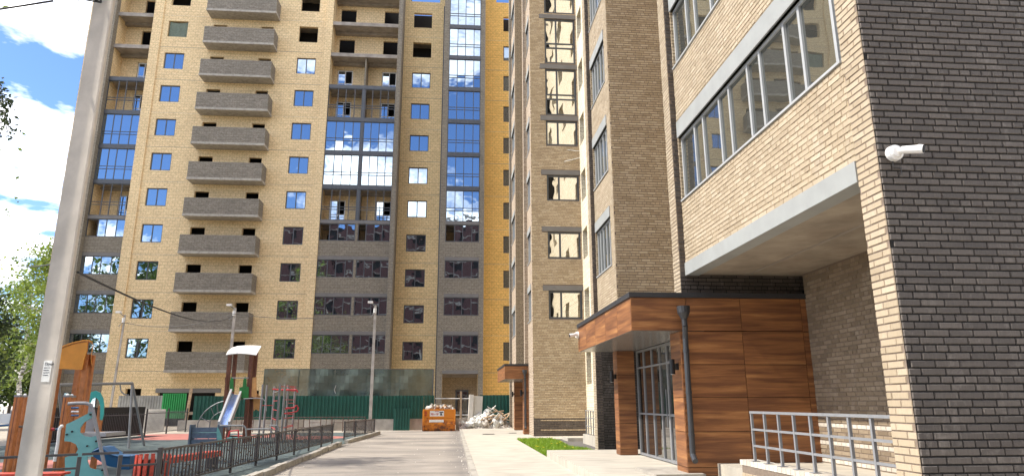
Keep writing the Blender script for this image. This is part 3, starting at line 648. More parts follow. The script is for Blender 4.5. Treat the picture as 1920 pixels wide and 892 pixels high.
# --- entrance vestibules clad in wood panels
def vestibule(dx, dy, dz, z0):
    back = MB()
    back.box(4.27+dx, 6.79+dx, 12.42+dy, 13.0+dy, z0, 2.9+dz); back.box(4.27+dx, 4.68+dx, 17.45+dy, 17.88+dy, z0, 2.9+dz)
    back.box(3.35+dx, 6.79+dx, 12.42+dy, 17.88+dy, 2.93+dz, 3.53+dz); v = back.build('entrance_vestibule', M['mortar_dark'], rb)
    MB().box(3.34+dx, 4.74+dx, 12.43+dy, 17.87+dy, 2.90+dz, 2.928+dz).build('canopy_soffit', plain('glossy_soffit', (.2, .19, .18), .25) if 'glossy_soffit' not in bpy.data.materials else bpy.data.materials['glossy_soffit'], v)
    MB().box(3.30+dx, 6.84+dx, 12.37+dy, 17.93+dy, 3.535+dz, 3.63+dz).build('roof_edge', M['cap'], v)
    def pan(x0, x1, y0, y1, a, b): MB().box(x0+dx, x1+dx, y0+dy, y1+dy, a, b).build('panel', M['wood'], v)
    g = .005; zr = [.45, 1.07, 1.68, 2.28, 2.9]; rows = [(z0+.01, .45+dz)]+[(a+dz, b+dz) for a, b in zip(zr, zr[1:])]
    for a, b in ((4.25, 5.47), (5.47, 6.68), (6.68, 6.8)):
        for c, d in rows: pan(a+g, b-g, 12.4, 12.418, c+g, d-g)
    for a, b in ((3.33, 4.4), (4.4, 5.47), (5.47, 6.68), (6.68, 6.8)): pan(a+g, b-g, 12.4, 12.418, 2.91+dz, 3.53+dz)
    for k in range(5): pan(3.33, 3.348, 12.42+k*1.096+g, 12.42+(k+1)*1.096-g, 2.91+dz, 3.53+dz)
    for c, d in rows:
        pan(4.25, 4.268, 12.42+g, 13.0-g, c+g, d-g)
        pan(4.25, 4.268, 17.45+g, 17.88-g, c+g, d-g); pan(4.25+g, 4.70, 17.43, 17.448, c+g, d-g)
    pan(4.27, 4.7, 13.001, 13.015, z0, 2.9+dz)
    # glazed front with the door
    gz = glazing(v, 'X', 4.76+dx, 14.9+dy, 17.44+dy, z0+.02, 2.89+dz, [15.45+dy, 16.1+dy, 16.8+dy], [1.32+dz, 2.45+dz], w=0, ft=.05, mat='steel_paint', gl='glass_door', name='glazed_screen', jit=.2)
    dr = glazing(v, 'X', 4.74+dx, 13.05+dy, 14.86+dy, z0+.02, 2.89+dz, [13.95+dy], [1.32+dz, 2.45+dz], w=0, ft=.07, mat='steel_paint', gl='glass_door', name='entrance_door', jit=.2)
    MB().tube((-.07, 1.72, .75), (-.07, 1.72, 1.55), .014).build('handle', M['steel'], dr)
    MB().box(4.9+dx, 6.7+dx, 13.2+dy, 17.3+dy, z0, 2.85+dz).build('interior', M['dark'], v)
    # downpipe
    px, py = 4.31+dx, 12.2+dy; mb = MB()
    mb.tube((px-.03, py, 3.22+dz), (px-.03, py, 3.34+dz), .115, .125, 14); mb.tube((px-.03, py, 3.10+dz), (px-.03, py, 3.22+dz), .055, .115, 14)
    mb.path([(px-.03, py, 3.12+dz), (px-.02, py+.0, 2.98+dz), (px, py+.08, 2.75+dz), (px, py+.08, z0+.38), (px-.01, py-.06, z0+.28)], .052, 12)
    for z in (2.5, 1.75, 1.0): mb.tube((px, py+.08, z+dz), (px, py+.08, z+.045+dz), .060, .060, 12)
    dp = mb.build('downpipe', M['pipe'], v, smooth=False)
    return v
vn = vestibule(0, 0, 0, .3); vf = vestibule(-.82, 20.75, -.2, .12)
vn['label'] = 'near entrance clad in wood with grey glazed screen'; vf['label'] = 'far entrance clad in wood'
def walllamp(x, y, z, label):
    t = thing('wall_lamp', label, 'wall lamp', (x, y, z), 'black wall lamps beside the entrances')
    MB().box(-.05, .0, -.05, .05, -.06, .06).build('bracket', M['black'], t)
    mb = MB(); mb.tube((-.11, 0, -.14), (-.11, 0, .14), .05, .05, 12); mb.build('lamp_body', M['black'], t)
    MB().tube((-.11, 0, -.145), (-.11, 0, -.141), .04, .04, 12).build('lamp_glass', M['white'], t)
walllamp(4.25, 12.62, 2.25, 'black wall lamp on the near entrance pillar closest to the downpipe')
walllamp(4.25, 17.6, 2.25, 'black wall lamp on the wood pillar left of the near glazed screen')
walllamp(3.43, 33.4, 2.05, 'small black wall lamp on the far entrance, by its downpipe')
walllamp(3.43, 38.3, 2.05, 'small black wall lamp on the far entrance pillar nearest the green fence')

# --- cameras
def cctv(loc, rz, label, dirv):
    t = thing('security_camera', label, 'camera', loc, 'white security cameras'); d = Vector(dirv).normalized()
    mb = MB(); mb.tube((0, 0, 0), (0, -.06, 0), .088, .084, 24); mb.tube((0, -.06, 0), (0, -.085, 0), .07, .055, 24); mb.build('mount', M['white'], t, smooth=False)
    mb = MB(); a = Vector((0.01, -.08, 0)); b = a+Vector((.03, -.035, .005)); mb.tube(a, b, .032, .028, 14); mb.build('swivel', M['white'], t)
    c = b+d*.02; mb = MB(); mb.tube(c-d*.03, c+d*.17, .040, .047, 24); body = mb.build('camera_body', M['white'], t)
    MB().tube(c+d*.168, c+d*.177, .040, .040, 20).build('lens_face', M['black'], body)
    MB().tube(c+d*.13+Vector((0, 0, .043)), c+d*.175+Vector((0, 0, .043)), .012, .006, 8).build('sun_hood', M['white'], body)
    t.rotation_euler = (0, 0, rz); return t
c1 = cctv((4.69, 6.44, 4.19), 0, 'white bullet security camera on the dark brick end wall', (.62, -.72, -.2))
MB().path([(.0, -.004, -.06), (-.02, -.012, -.1), (-.02, -.012, -.155), (.06, -.012, -.16), (.065, -.012, -.23)], .0045, 6).build('cable', M['black'], c1)
cctv((3.33, 17.85, 3.35), R(-60), 'white bullet security camera on the far corner of the near canopy', (-.3, -.85, -.18))

# --- terrace by the dark wall with its railing
tw = thing('terrace_wall', 'low pale brick wall under the grey railing beside the dark corner', 'wall', (4.6, 8.8, 0))
def child_box(p, name, mat, *b): o = MB().box(*b).build(name, M[mat], p); o.location = -Vector(p.location); return o
child_box(tw, 'wall_core', 'mortar_brown', 4.538, 4.8, 6.84, 10.7, 0, .64)
mb = MB(); cl = brick_cells(6.84, 10.7, .0, .66, (), 4, 51); cl = [(a, b, c, min(d, .66), h, j) for a, b, c, d, h, j in cl]
lay('X', 4.538, [q for q in cl if q[2] < .5], mb); o = mb.build('brickwork', M['brick_sunlit'], tw, kind='stuff'); o.location = -Vector(tw.location)
k = 0; y = 6.85
while y < 10.68:
    b = MB().box(-.135, .135, .004, .121, 0, .075).build('coping_brick', M['brick_white'], tw) if k == 0 else link('coping_brick', b.data, tw)
    b.location = Vector((4.665, y, .645))-Vector(tw.location); y += .126; k += 1
ter = MB().box(4.8, 6.79, 6.84, 12.39, .0, .52).build('terrace_floor', M['paving'], None, kind='structure')
def railing(name, label, x, ys, z0, z1, rails, y_end=None):
    t = thing(name, label, 'railing', (x, ys[0], z0)); off = -Vector(t.location)
    e = y_end if y_end is not None else ys[-1]
    MB().box(x-.025, x+.025, min(ys[0], e)-.02, max(ys[0], e)+.02, z1-.035, z1).build('top_rail', M['steel_paint'], t).location = off
    for z in rails: MB().box(x-.015, x+.015, min(ys[0], e), max(ys[0], e), z-.015, z+.015).build('rail', M['steel_paint'], t).location = off
    pm = None
    for y in ys:
        if pm is None: pm = MB().box(-.018, .018, -.018, .018, 0, z1-z0-.036).mesh('post', M['steel_paint']); fm = MB().box(-.06, .06, -.05, .05, 0, .008).mesh('foot_plate', M['steel_paint'])
        p = link('post', pm, t, (0, y-ys[0], .002)); link('foot_plate', fm, p, (0, 0, 0))
    return t
railing('terrace_railing', 'grey steel railing with square openings on the low wall by the dark brick corner', 4.6, [10.34-.437*k for k in range(8)], .72, 1.46, [1.19, .95], 6.84)
tw2 = MB().box(4.9, 5.12, 22.4, 25.9, .02, .45).build('terrace_wall', M['paving'], None, label='low whitewashed wall below the small railing behind the grass', category='wall')
railing('terrace_railing', 'small grey railing beyond the grass, behind the dark brick pier', 5.0, [25.7-.44*k for k in range(8)], .45, 1.32, [1.04, .75], 22.5)
MB().box(4.55, 5.4, 27.2, 28.6, .1, .24).build('concrete_step', M['paving'], None, label='low concrete step at the foot of the brick wall behind the grass', category='step')

# ================================================================== SETTING: GROUND
def sheet(name, mat, pts, z, bottom=None):
    mb = MB()
    if bottom is None: mb.poly([(x, y, z) for x, y in pts])
    else: mb.prism([Vector((x, y, bottom)) for x, y in pts], (0, 0, z-bottom))
    return mb.build(name, M[mat], None, kind='structure')
sheet('ground', 'ground', [(-400, -300), (400, -300), (400, 600), (-400, 600)], 0)
sheet('road', 'asphalt', [(-4.25, -30), (.42, -30), (.42, 40.9), (-4.25, 40.9)], .006)
sheet('road', 'paving', [(-12, 40.9), (.42, 40.9), (.42, 41.9), (-12, 41.9)], .005)
sheet('sidewalk', 'paving', [(.56, -30), (2.66, -30), (2.66, 42), (.56, 42)], .12, -.1)
sheet('sidewalk', 'paving', [(2.662, 28.95), (6.1, 28.95), (6.1, 42), (2.662, 42)], .118, -.1)
k = 0
km = MB().box(0, .135, .006, .994, -.05, .125).mesh('kerb', M['kerb'])
kr = bpy.data.objects.new('kerb', None)
kr = link('kerb', MB().box(.42, .555, -30, 6, -.05, .123).mesh('kerb', M['kerb']), None, kind='structure')
for y in range(6, 42):
    o = link('kerb_stone', km, kr, (.42+random.uniform(-.006, .006), y, random.uniform(-.008, .006))); o.rotation_euler.z = random.uniform(-.004, .004)
# paved landing at the entrance and its step
sheet('entrance_landing', 'paving', [(2.66, 12.0), (6.8, 12.0), (6.8, 19.55), (2.66, 19.55)], .30, -.1)
sheet('entrance_landing', 'paving', [(2.66, 10.75), (4.53, 10.75), (4.53, 12.0), (2.66, 12.0)], .21, -.1)
sheet('sidewalk', 'paving', [(2.66, -30), (4.53, -30), (4.53, 10.75), (2.66, 10.75)], .121, -.1)
st = MB().box(3.6, 4.5, 12.2, 13.6, .302, .36).build('paving_slabs', M['kerb'], None, label='loose concrete slabs lying at the foot of the wood pillar by the downpipe', category='paving slabs')
# lawn
lawn = [(2.67, 28.9), (2.67, 19.56), (4.39, 19.56), (4.39, 22.6), (4.0, 23.6), (4.2, 27.2), (4.1, 28.9)]
sheet('lawn_soil', 'grass_soil', lawn, .115, -.1)
sheet('blind_area', 'dark_strip', [(4.2, 27.2), (4.0, 23.6), (4.39, 22.6), (4.39, 19.56), (6.1, 19.56), (6.1, 31.2), (3.7, 31.2), (3.7, 28.94), (4.1, 28.94)], .11, -.1)
def inside(x, y, poly):
    c = False
    for (x1, y1), (x2, y2) in zip(poly, poly[1:]+poly[:1]):
        if (y1 > y) != (y2 > y) and x < (x2-x1)*(y-y1)/(y2-y1)+x1: c = not c
    return c
mb = MB(); n = 0
while n < 9000:
    x = random.uniform(2.67, 4.4); y = random.uniform(19.56, 28.9)
    if not inside(x, y, lawn): continue
    n += 1; a = random.uniform(0, 6.28); h = random.uniform(.05, .12); ww = .013; lx = random.uniform(-.05, .05); ly = random.uniform(-.05, .05)
    mb.v += [(x-ww*math.cos(a), y-ww*math.sin(a), .112), (x+ww*math.cos(a), y+ww*math.sin(a), .112), (x+lx, y+ly, .112+h)]; q = len(mb.v); mb.f.append((q-3, q-2, q-1))
mb.build('grass', M['grass'], None, kind='stuff')
mb = MB()
for q in range(14):
    while True:
        x = random.uniform(2.7, 4.3); y = random.uniform(19.7, 28.7)
        if inside(x, y, lawn): break
    mb.tube((x, y, .2), (x, y, .215), .03, .03, 6)
mb.build('dandelions', plain('dandelion_yellow', (.7, .55, .02), .7), None, kind='stuff')
for px, py, z, s, lb in ((1.75, 33.6, .122, .3, 'grey drain grate in the far pavement near the rubble'), (3.0, 34.6, .12, .2, 'small grate in the pavement in front of the far entrance')):
    t = thing('drain_grate', lb, 'drain', (px, py, z)); MB().box(-s, s, -s*1.1, s*1.1, 0, .006).build('grate_frame', M['steel'], t)
    mb = MB(); [mb.box(-s*.85, s*.85, -s+i*.09, -s+i*.09+.05, .007, .012) for i in range(int(2*s/.09))]; mb.build('grating', M['black'], t)
# left kerb, leaning out of line
def kerbrun(pts):
    for (x0, y0), (x1, y1) in zip(pts, pts[1:]):
        d = math.hypot(x1-x0, y1-y0); a = math.atan2(y1-y0, x1-x0)-math.pi/2; n = max(1, int(d)); m = MB().box(-.08, .08, .006, d/n-.006, -.05, .15).mesh('kerb_stone', M['kerb'])
        for i in range(n):
            o = link('kerb_stone', m, lk, (x0+(x1-x0)*i/n+random.uniform(-.015, .015), y0+(y1-y0)*i/n, random.uniform(-.02, .015))); o.rotation_euler = (random.uniform(-.008, .008), random.uniform(-.05, .05), a+random.uniform(-.012, .012))
lk = link('kerb', MB().box(-4.3, -4.14, -30, 3, -.05, .14).mesh('kerb', M['kerb']), None, kind='structure')
kerbrun([(-4.2, 3), (-4.2, 17), (-4.3, 27.4)]); kerbrun([(-4.28, 28.9), (-4.0, 33), (-3.85, 37.2)])
# playground ground
sheet('playground_surface', 'rubber_green', [(-4.29, -5), (-4.38, 27.5), (-4.3, 28.6), (-4.0, 37), (-5.5, 39), (-15.2, 39), (-17, 30), (-26, 10), (-26, -5)], .02)
mb = MB()
for cx, cy, rx, ry in ((-12.6, 34.5, 2.4, 2.2), (-9.5, 35.5, 1.8, 1.8), (-6.6, 33.5, 1.5, 1.6), (-14, 37.5, 2.2, 1.2), (-11, 20, 1.6, 1.5)):
    mb.poly([(cx+rx*math.cos(t/20*6.283)*(1+.12*math.sin(t*1.1)), cy+ry*math.sin(t/20*6.283), .026) for t in range(20)])
mb.build('playground_red_patches', M['rubber_red'], None, kind='structure')

rg = random.Random(77); mb = MB()
for i in range(200):
    k_ = rg.random(); y = 6+34*rg.random()**.8
    x = .42-abs(rg.gauss(0, .18)) if k_ < .4 else (-4.1+abs(rg.gauss(0, .25)) if k_ < .8 else rg.uniform(-4, .3)); r_ = rg.uniform(.006, .02)
    mb.tube((x, y, .004), (x+rg.uniform(-.01, .01), y, .006+r_), r_*1.3, r_*.5, 5)
mb.build('road_grit', M['rubble'], None, kind='stuff')
# ================================================================== FENCES ROUND THE PLAYGROUND
def lowfence(name, label, a, b, bays, h=.78, zb=.12):
    a = Vector((*a, .02)); b = Vector((*b, .02)); t = thing(name, label, 'fence', a); d = (b-a); Ln = d.length; t.rotation_euler = (0, 0, math.atan2(d.y, d.x)); bl = Ln/bays
    pm = MB().box(-.025, .025, -.025, .025, 0, h+.02).mesh('post', M['fence_paint'])
    for i in range(bays+1): link('post', pm, t, (i*bl, 0, 0))
    tr = MB().box(.025, bl-.025, -.02, .02, h-.04, h).mesh('top_rail', M['fence_paint']); br = MB().box(.025, bl-.025, -.018, .018, zb, zb+.035).mesh('bottom_rail', M['fence_paint'])
    n = max(3, round(bl/.165)); s = bl/n; mb = MB()
    for k in range(1, n): mb.box(k*s-.016, k*s+.016, -.012, .012, zb+.035, h-.04)
    levels = [.36, .66, .24, .52, .3, .6, .42, .2]
    for k in range(n): 
        z = levels[k % 8]*h; mb.box(k*s+.017, (k+1)*s-.017, -.010, .010, z, z+.033); z2 = (levels[(k+3) % 8]+.25)*h
        if k % 2 and z2 < h-.1 and abs(z2-z) > .12: mb.box(k*s+.017, (k+1)*s-.017, -.010, .010, z2, z2+.033)
    im = mb.mesh('infill_bars', M['fence_paint'])
    for i in range(bays): link('top_rail', tr, t, (i*bl, 0, 0)); link('bottom_rail', br, t, (i*bl, 0, 0)); link('infill_bars', im, t, (i*bl, 0, 0))
    return t
lowfence('metal_fence', 'long low dark metal fence along the left kerb with a geometric pattern', (-5.31, 13.38), (-4.68, 27.9), 8)
lowfence('metal_fence', 'short low dark metal fence beyond the gap in the kerb', (-4.73, 31.2), (-3.98, 36.2), 3)
# front fence with wide openings (facing the camera)
t = thing('metal_fence', 'near black low fence with wide openings in front of the play equipment', 'fence', (-5.31, 13.3, .02)); d = Vector((-7.4-(-5.31), 11.9-13.3, 0)).normalized()
t.rotation_euler = (0, 0, math.atan2(d.y, d.x))
for i in range(7):
    MB().box(i*.62-.03, i*.62+.03, -.03, .03, 0, .8 if i % 3 == 0 else .7).build('post', M['fence_paint'], t)
    if i < 6:
        MB().box(i*.62+.031, i*.62+.589, -.02, .02, .72, .76).build('top_rail', M['fence_paint'], t)
        MB().box(i*.62+.031, i*.62+.589, -.02, .02, (.5, .12, .5, .3, .5, .2)[i], (.5, .12, .5, .3, .5, .2)[i]+.035).build('rail', M['fence_paint'], t)
# corrugated fencing
def corrugated(name, label, cat, p0, p1, z0, z1, mat, pitch=.2, dep=.04, group=None, tilt=0, panels=1, rails=True):
    p0 = Vector((*p0, 0)); p1 = Vector((*p1, 0)); d = p1-p0; Ln = d.length; t = thing(name, label, cat, (p0.x, p0.y, z0), group); t.rotation_euler = (tilt, 0, math.atan2(d.y, d.x)); pl = Ln/panels
    mb = MB(); n = max(2, int(pl/pitch)); s = pl/n
    prof = []
    for i in range(n): prof += [(i*s, 0), (i*s+s*.45, 0), (i*s+s*.55, -dep), (i*s+s*.95, -dep)]
    prof.append((pl, 0))
    for (a, ya), (b, yb) in zip(prof, prof[1:]):
        mb.quad((a, ya, 0), (b, yb, 0), (b, yb, z1-z0), (a, ya, z1-z0)); mb.quad((a, ya+.003, 0), (a, ya+.003, z1-z0), (b, yb+.003, z1-z0), (b, yb+.003, 0))
    m = mb.mesh('sheet', M[mat])
    for i in range(panels): o = link('sheet', m, t, (i*pl, .004*(i % 2), random.uniform(-.01, .01)))
    if rails:
        for z in (.25, z1-z0-.25): MB().box(0, Ln, .01, .05, z, z+.04).build('fence_rail', M['steel'], t)
    return t
corrugated('site_fence', 'long dark green corrugated fence on the parapet behind the playground', 'fence', (-15.2, 42.15), (-1.75, 42.15), .66, 2.02, 'corr_green', panels=8)
corrugated('site_fence', 'short lighter piece of green corrugated fence turning toward the road behind the skip', 'fence', (-1.74, 42.1), (-1.14, 42.5), .66, 2.03, 'corr_green', panels=1)
corrugated('site_fence', 'green corrugated fence behind the rubble heap on the right', 'fence', (1.7, 43.4), (5.6, 43.2), .3, 2.06, 'corr_green', panels=3)
corrugated('loose_sheet', 'green corrugated sheet standing on the road left of the orange skip', 'metal sheet', (-3.48, 41.6), (-2.52, 41.6), .02, 1.28, 'corr_green', pitch=.16, tilt=R(-4), rails=False)
corrugated('loose_sheet', 'bright green corrugated sheet hanging left of the slide', 'metal sheet', (-18.0, 44.6), (-16.45, 44.3), .7, 2.2, 'corr_bright', pitch=.14, rails=False)
corrugated('loose_sheet', 'grey corrugated metal sheets leaning by the tower wall', 'metal sheet', (-20.8, 45), (-18.15, 45), 1.2, 2.08, 'corr_grey', pitch=.16, rails=False)
# white profiled panel leaning, right of the skip
t = thing('white_panel', 'white profiled metal panel standing upright between skip and rubble', 'panel', (.9, 41.75, .02)); t.rotation_euler = (R(-3), R(3), R(4))
MB().box(0, .25, -.25, .12, .2, 2.05).build('folded_edge', M['corr_white'], t)
mb = MB()
for i in range(5): mb.box(.26+i*.115, .26+i*.115+.085, -.03, .08, .2, 2.0); mb.box(.345+i*.115, .375+i*.115, .0, .08, .2, 2.0)
mb.build('profiled_sheet', M['corr_white'], t)
# hoarding netting
t = thing('netting_screen', 'translucent dark green netting screen stretched above the green fence', 'netting', (-11.6, 43.2, 2.0))
nx = 40; mb = MB()
def npt(i, j): return (i/nx*10.35, .12*math.sin(i*.9)*math.sin(j*1.1+.4)+(.5 if i > 33 else 0)*((i-33)/7)**2, j*.41*(1-.012*math.sin(i*.45)))
for i in range(nx):
    for j in range(4): mb.quad(npt(i, j), npt(i+1, j), npt(i+1, j+1), npt(i, j+1))
mb.build('net', M['net'], t, smooth=True)
for i in range(6): MB().tube((i*2.07, .2, -2), (i*2.07, .2, 1.66), .03).build('post', M['frame'], t)
MB().tube((0, .2, 1.64), (10.35, .2, 1.64), .025).build('rope', M['cable'], t)
MB().path([(4.3, .06, 1.6), (4.25, .05, 1.1), (4.4, .05, .7), (4.3, .04, .4), (4.45, .05, 0)], .018, 5).build('torn_strip', M['sack'], t)
# parapet of concrete blocks
pt = thing('parapet_wall', 'low concrete block wall below the green fence behind the skip', 'wall', (-16, 42.3, 0))
bmh = [MB().box(.01, 1.79, -.15, .15, 0, .64).mesh('block', M['concrete']), MB().box(.01, 1.79, -.16, .15, 0, .66).mesh('block', M['slab'])]
for i in range(10): link('block', bmh[i % 2], pt, (i*1.8, random.uniform(-.02, .02), 0))
# pipe railing beyond the playground
t = thing('pipe_railing', 'brown pipe railing with rectangular pattern behind the playground', 'railing', (-12.4, 40.2, .02))
for i in range(13):
    x = i*.62; MB().tube((x, 0, 0), (x, 0, .82), .022, .022, 6).build('post', M['brown_paint'], t)
    if i < 12:
        mb = MB(); mb.tube((x, 0, .8), (x+.62, 0, .8), .018, .018, 6); z = (.25, .5)[i % 2]; mb.tube((x, 0, z), (x+.62, 0, z), .014, .014, 6)
        if i % 2 == 0: mb.tube((x+.31, 0, z), (x+.31, 0, .8), .014, .014, 6)
        mb.build('rail', M['brown_paint'], t)
# entrance rails across the doorway opening
t = thing('pipe_barrier', 'white pipe barrier in front of the tower doorway behind the skip', 'barrier', (-1.1, 43.6, .1))
for z in (.75, 1.75): MB().tube((0, 0, z), (2.9, 0, z), .025).build('rail', M['frame_white'], t)
MB().box(1.55, 1.68, -.03, .05, 0, 2.2).build('post', M['plank'], t)
# long dark fence on the far left side of the playground
def barfence(label, a, b, h, sheetz, group=None):
    a = Vector((*a, .02)); b = Vector((*b, .02)); d = b-a; Ln = d.length; t = thing('bar_fence', label, 'fence', a); t.rotation_euler = (0, 0, math.atan2(d.y, d.x))
    if sheetz: MB().box(.03, Ln, .06, .08, .05, sheetz).build('backing_sheet', M['black_sheet'], t)
    for z in (.12, h-.12): MB().box(0, Ln, -.015, .015, z, z+.035).build('rail', M['steel'], t)
    n = int(Ln/.13); bm = MB().box(-.008, .008, -.008, .008, .12, h).mesh('bar', M['steel'])
    for i in range(1, n): link('bar', bm, t, (i*Ln/n, 0, 0))
    for i in range(int(Ln/2.4)+1): MB().box(i*2.4-.03, i*2.4+.03, -.03, .03, 0, h+.12).build('post', M['fence_paint'], t)
    return t
barfence('dark fence of thin bars backed by black sheeting behind the swing', (-16.3, 28.0), (-15.4, 36.4), 1.15, 1.42)
barfence('thin barred fence in front of pale and green sheets left of the slide', (-15.4, 36.5), (-15.2, 41.5), 1.2, 0)
t = thing('pale_sheet', 'pale flat sheet behind the thin barred fence, below the grey corrugated metal', 'sheet', (-17.0, 40, 0)); MB().box(0, 1.1, 0, .03, .1, 1.3).build('board', M['corr_white'], t)
t = thing('dark_wall', 'long dark low wall with pale coping at the far left behind the play equipment', 'wall', (-34, 29.5, 0)); MB().box(0, 13.2, 0, .15, 0, 1.55).build('panel', M['black_sheet'], t); MB().box(-.1, 13.3, -.1, .25, 1.551, 1.7).build('coping', M['concrete'], t)
t = thing('timber_prop', 'grey timber post leaning beside the bright green sheet', 'post', (-16.3, 44.1, 0)); MB().bar((0, 0, 0), (.12, .1, 2.5), .14).build('timber', M['plank'], t)

# ================================================================== SKIP AND RUBBLE
sk = thing('skip', 'orange rusty rubble skip at the end of the road', 'skip', (-.77, 40.4, .006))
xo = .9; mb = MB()
prof = [(-.0, .0), (-.06, 0)]
# body: bulged front, in slices
secs = [(0, .06), (.12, .0), (.4, -.05), (.72, -.02), (.78, .02), (.8, .0), (1.2, -.02)]
for (z0, y0), (z1, y1) in zip(secs, secs[1:]):
    mb.quad((-xo, y0, z0), (xo, y0, z0), (xo, y1, z1), (-xo, y1, z1)); mb.quad((-xo, 1.6-y0, z0), (-xo, 1.6-y1, z1), (xo, 1.6-y1, z1), (xo, 1.6-y0, z0))
    mb.quad((-xo, y0, z0), (-xo, y1, z1), (-xo, 1.6-y1, z1), (-xo, 1.6-y0, z0)); mb.quad((xo, y0, z0), (xo, 1.6-y0, z0), (xo, 1.6-y1, z1), (xo, y1, z1))
mb.box(-xo+.05, xo-.05, .05, 1.55, 0.02, 1.05); mb.build('skip_body', M['rusty'], sk)
MB().box(-xo-.04, xo+.04, -.06, .0, 1.16, 1.23).build('rim', M['rusty'], sk); MB().box(-xo-.03, xo+.03, -.055, -.005, .76, .82).build('rib', M['rusty'], sk)
for s in (-1, 1): MB().box(s*xo-.05, s*xo+.05, -.08, .02, .02, 1.16).build('corner_post', M['rusty'], sk)
for z in (.88, .97, 1.06): MB().box(-xo+.06, -xo+.2, -.05, -.02, z, z+.035).build('lug', M['ink_red'], sk)
lab = MB().box(-.53, .28, -.042, -.034, .83, 1.14).build('sticker', M['paper'], sk); MB().box(-.56, .27, -.075, -.066, .50, .64).build('sticker', M['paper'], sk)
def text(body, size, mat, parent, loc, name='lettering', rot=(R(90), 0, 0), bold=0):
    c = bpy.data.curves.new(name, 'FONT'); c.body = body; c.size = size; c.extrude = .001; c.offset = bold; c.align_x = 'LEFT'
    o = bpy.data.objects.new(name, c); col.objects.link(o); dg = bpy.context.evaluated_depsgraph_get(); me = bpy.data.meshes.new_from_object(o.evaluated_get(dg)); bpy.data.objects.remove(o)
    me.materials.clear(); me.materials.append(M[mat]); me.name = name
    q = link(name, me, parent, loc); q.rotation_euler = rot; return q
text('701-606', .15, 'ink_red', lab, (-.49, -.045, .9), bold=.006)
MB().box(.02, .24, -.046, -.043, 1.02, 1.08).build('print', M['ink'], lab); MB().prism([Vector((.04, -.044, .88)), Vector((.2, -.044, .88)), Vector((.14, -.044, 1.0)), Vector((.09, -.044, 1.02))], (0, -.002, 0)).build('print', M['ink'], lab)
MB().box(-.25, .0, -.046, -.043, 1.08, 1.11).build('print', M['ink_red'], lab)
def lump(r, sq=.7, seed=0, sub=2):
    rnd = random.Random(seed); import bmesh
    bm = bmesh.new(); bmesh.ops.create_icosphere(bm, subdivisions=sub, radius=r)
    off = [rnd.uniform(0, 9) for _ in range(3)]
    for v in bm.verts:
        n = v.co.normalized(); k = 1+.28*math.sin(3.1*n.x+off[0])*math.sin(2.7*n.y+off[1])+.2*math.sin(7*n.z+off[2]+3*n.x)+rnd.uniform(-.08, .08); v.co *= k; v.co.z *= sq
    return bm
rd = random.Random(5)
mats_r = ['rubble', 'plank', 'sack', 'concrete']
gp = 'pieces of rubble heaped in the orange skip'
for i in range(26):
    x = rd.uniform(-.85, .85); y = rd.uniform(.1, 1.4); z = 1.08+.17*math.cos(x*1.6)*math.cos((y-.7)*1.3)+rd.uniform(0, .08)
    me = bpy.data.meshes.new('rubble_piece'); bm = lump(rd.uniform(.09, .2), .6, i, 1); bm.to_mesh(me); bm.free(); me.materials.append(M[mats_r[i % 4]])
    o = link('rubble_piece', me, None, (-.77+x, 40.4+y, z+.05), label=('grey rubble chunk', 'brown timber-coloured chunk', 'white lump of rubble', 'pale concrete chunk')[i % 4]+' heaped in the orange skip', category='rubble', group=gp); o.rotation_euler = [rd.uniform(0, 6) for _ in range(3)]
for i in range(14):
    a = rd.uniform(0, 3.14); L_ = rd.uniform(.3, .6); o = MB().box(-L_/2, L_/2, -.05, .05, -.012, .012).build('scrap_strip', M['plank' if i % 2 else 'sack'], None, loc=(-.77+rd.uniform(-.7, .7), 40.5+rd.uniform(0, 1.1), 1.33+rd.uniform(-.05, .1)), label='bare timber strip sticking out of the orange skip' if i % 2 else 'white strip of scrap sticking out of the orange skip', category='scrap', group='scrap strips in the skip')
    o.rotation_euler = (rd.uniform(-.4, .4), rd.uniform(-.6, .6), a)
# heap right of the skip
def heap_z(x, y): return .12+max(0, .78*math.exp(-((x-2.0)/.85)**2)+.5*math.exp(-((x-3.0)/.6)**2)+.2*math.exp(-((x-.95)/.6)**2))*max(0, 1-abs(y-42)/1.3)
mb = MB(); nx, ny = 34, 14
hp = lambda i, j: (.4+3.1*i/nx, 40.9+2.1*j/ny, heap_z(.4+3.1*i/nx, 40.9+2.1*j/ny)*(.82+.3*math.sin(i*2.3+j*1.7)*math.sin(i*.9-j*2.1)) if 0 < j < ny else .05)
for i in range(nx):
    for j in range(ny): mb.quad(hp(i, j), hp(i+1, j), hp(i+1, j+1), hp(i, j+1))
mb.build('rubble_heap', M['rubble'], None, label='heap of crumbled rubble under the sacks beside the far entrance', category='rubble')
for i in range(30):
    x = rd.gauss(1.75, .55) if i < 22 else rd.uniform(.6, 3.2); x = min(3.2, max(.6, x)); y = rd.uniform(41.0, 42.2); r_ = rd.uniform(.13, .27)
    me = bpy.data.meshes.new('rubble_sack'); bm = lump(r_, .85, 100+i, 2); bm.to_mesh(me); bm.free(); me.materials.append(M['sack' if i % 5 else 'rubble'])
    o = link('rubble_sack', me, None, (x, y, heap_z(x, y)+r_*.35), label='grey sack of rubble among the white sacks on the heap' if i % 5 == 0 else 'white plastic sack of rubble thrown on the heap beside the far entrance', category='sack', group='sacks on the rubble heap'); o.rotation_euler = [rd.uniform(0, 6) for _ in range(3)]
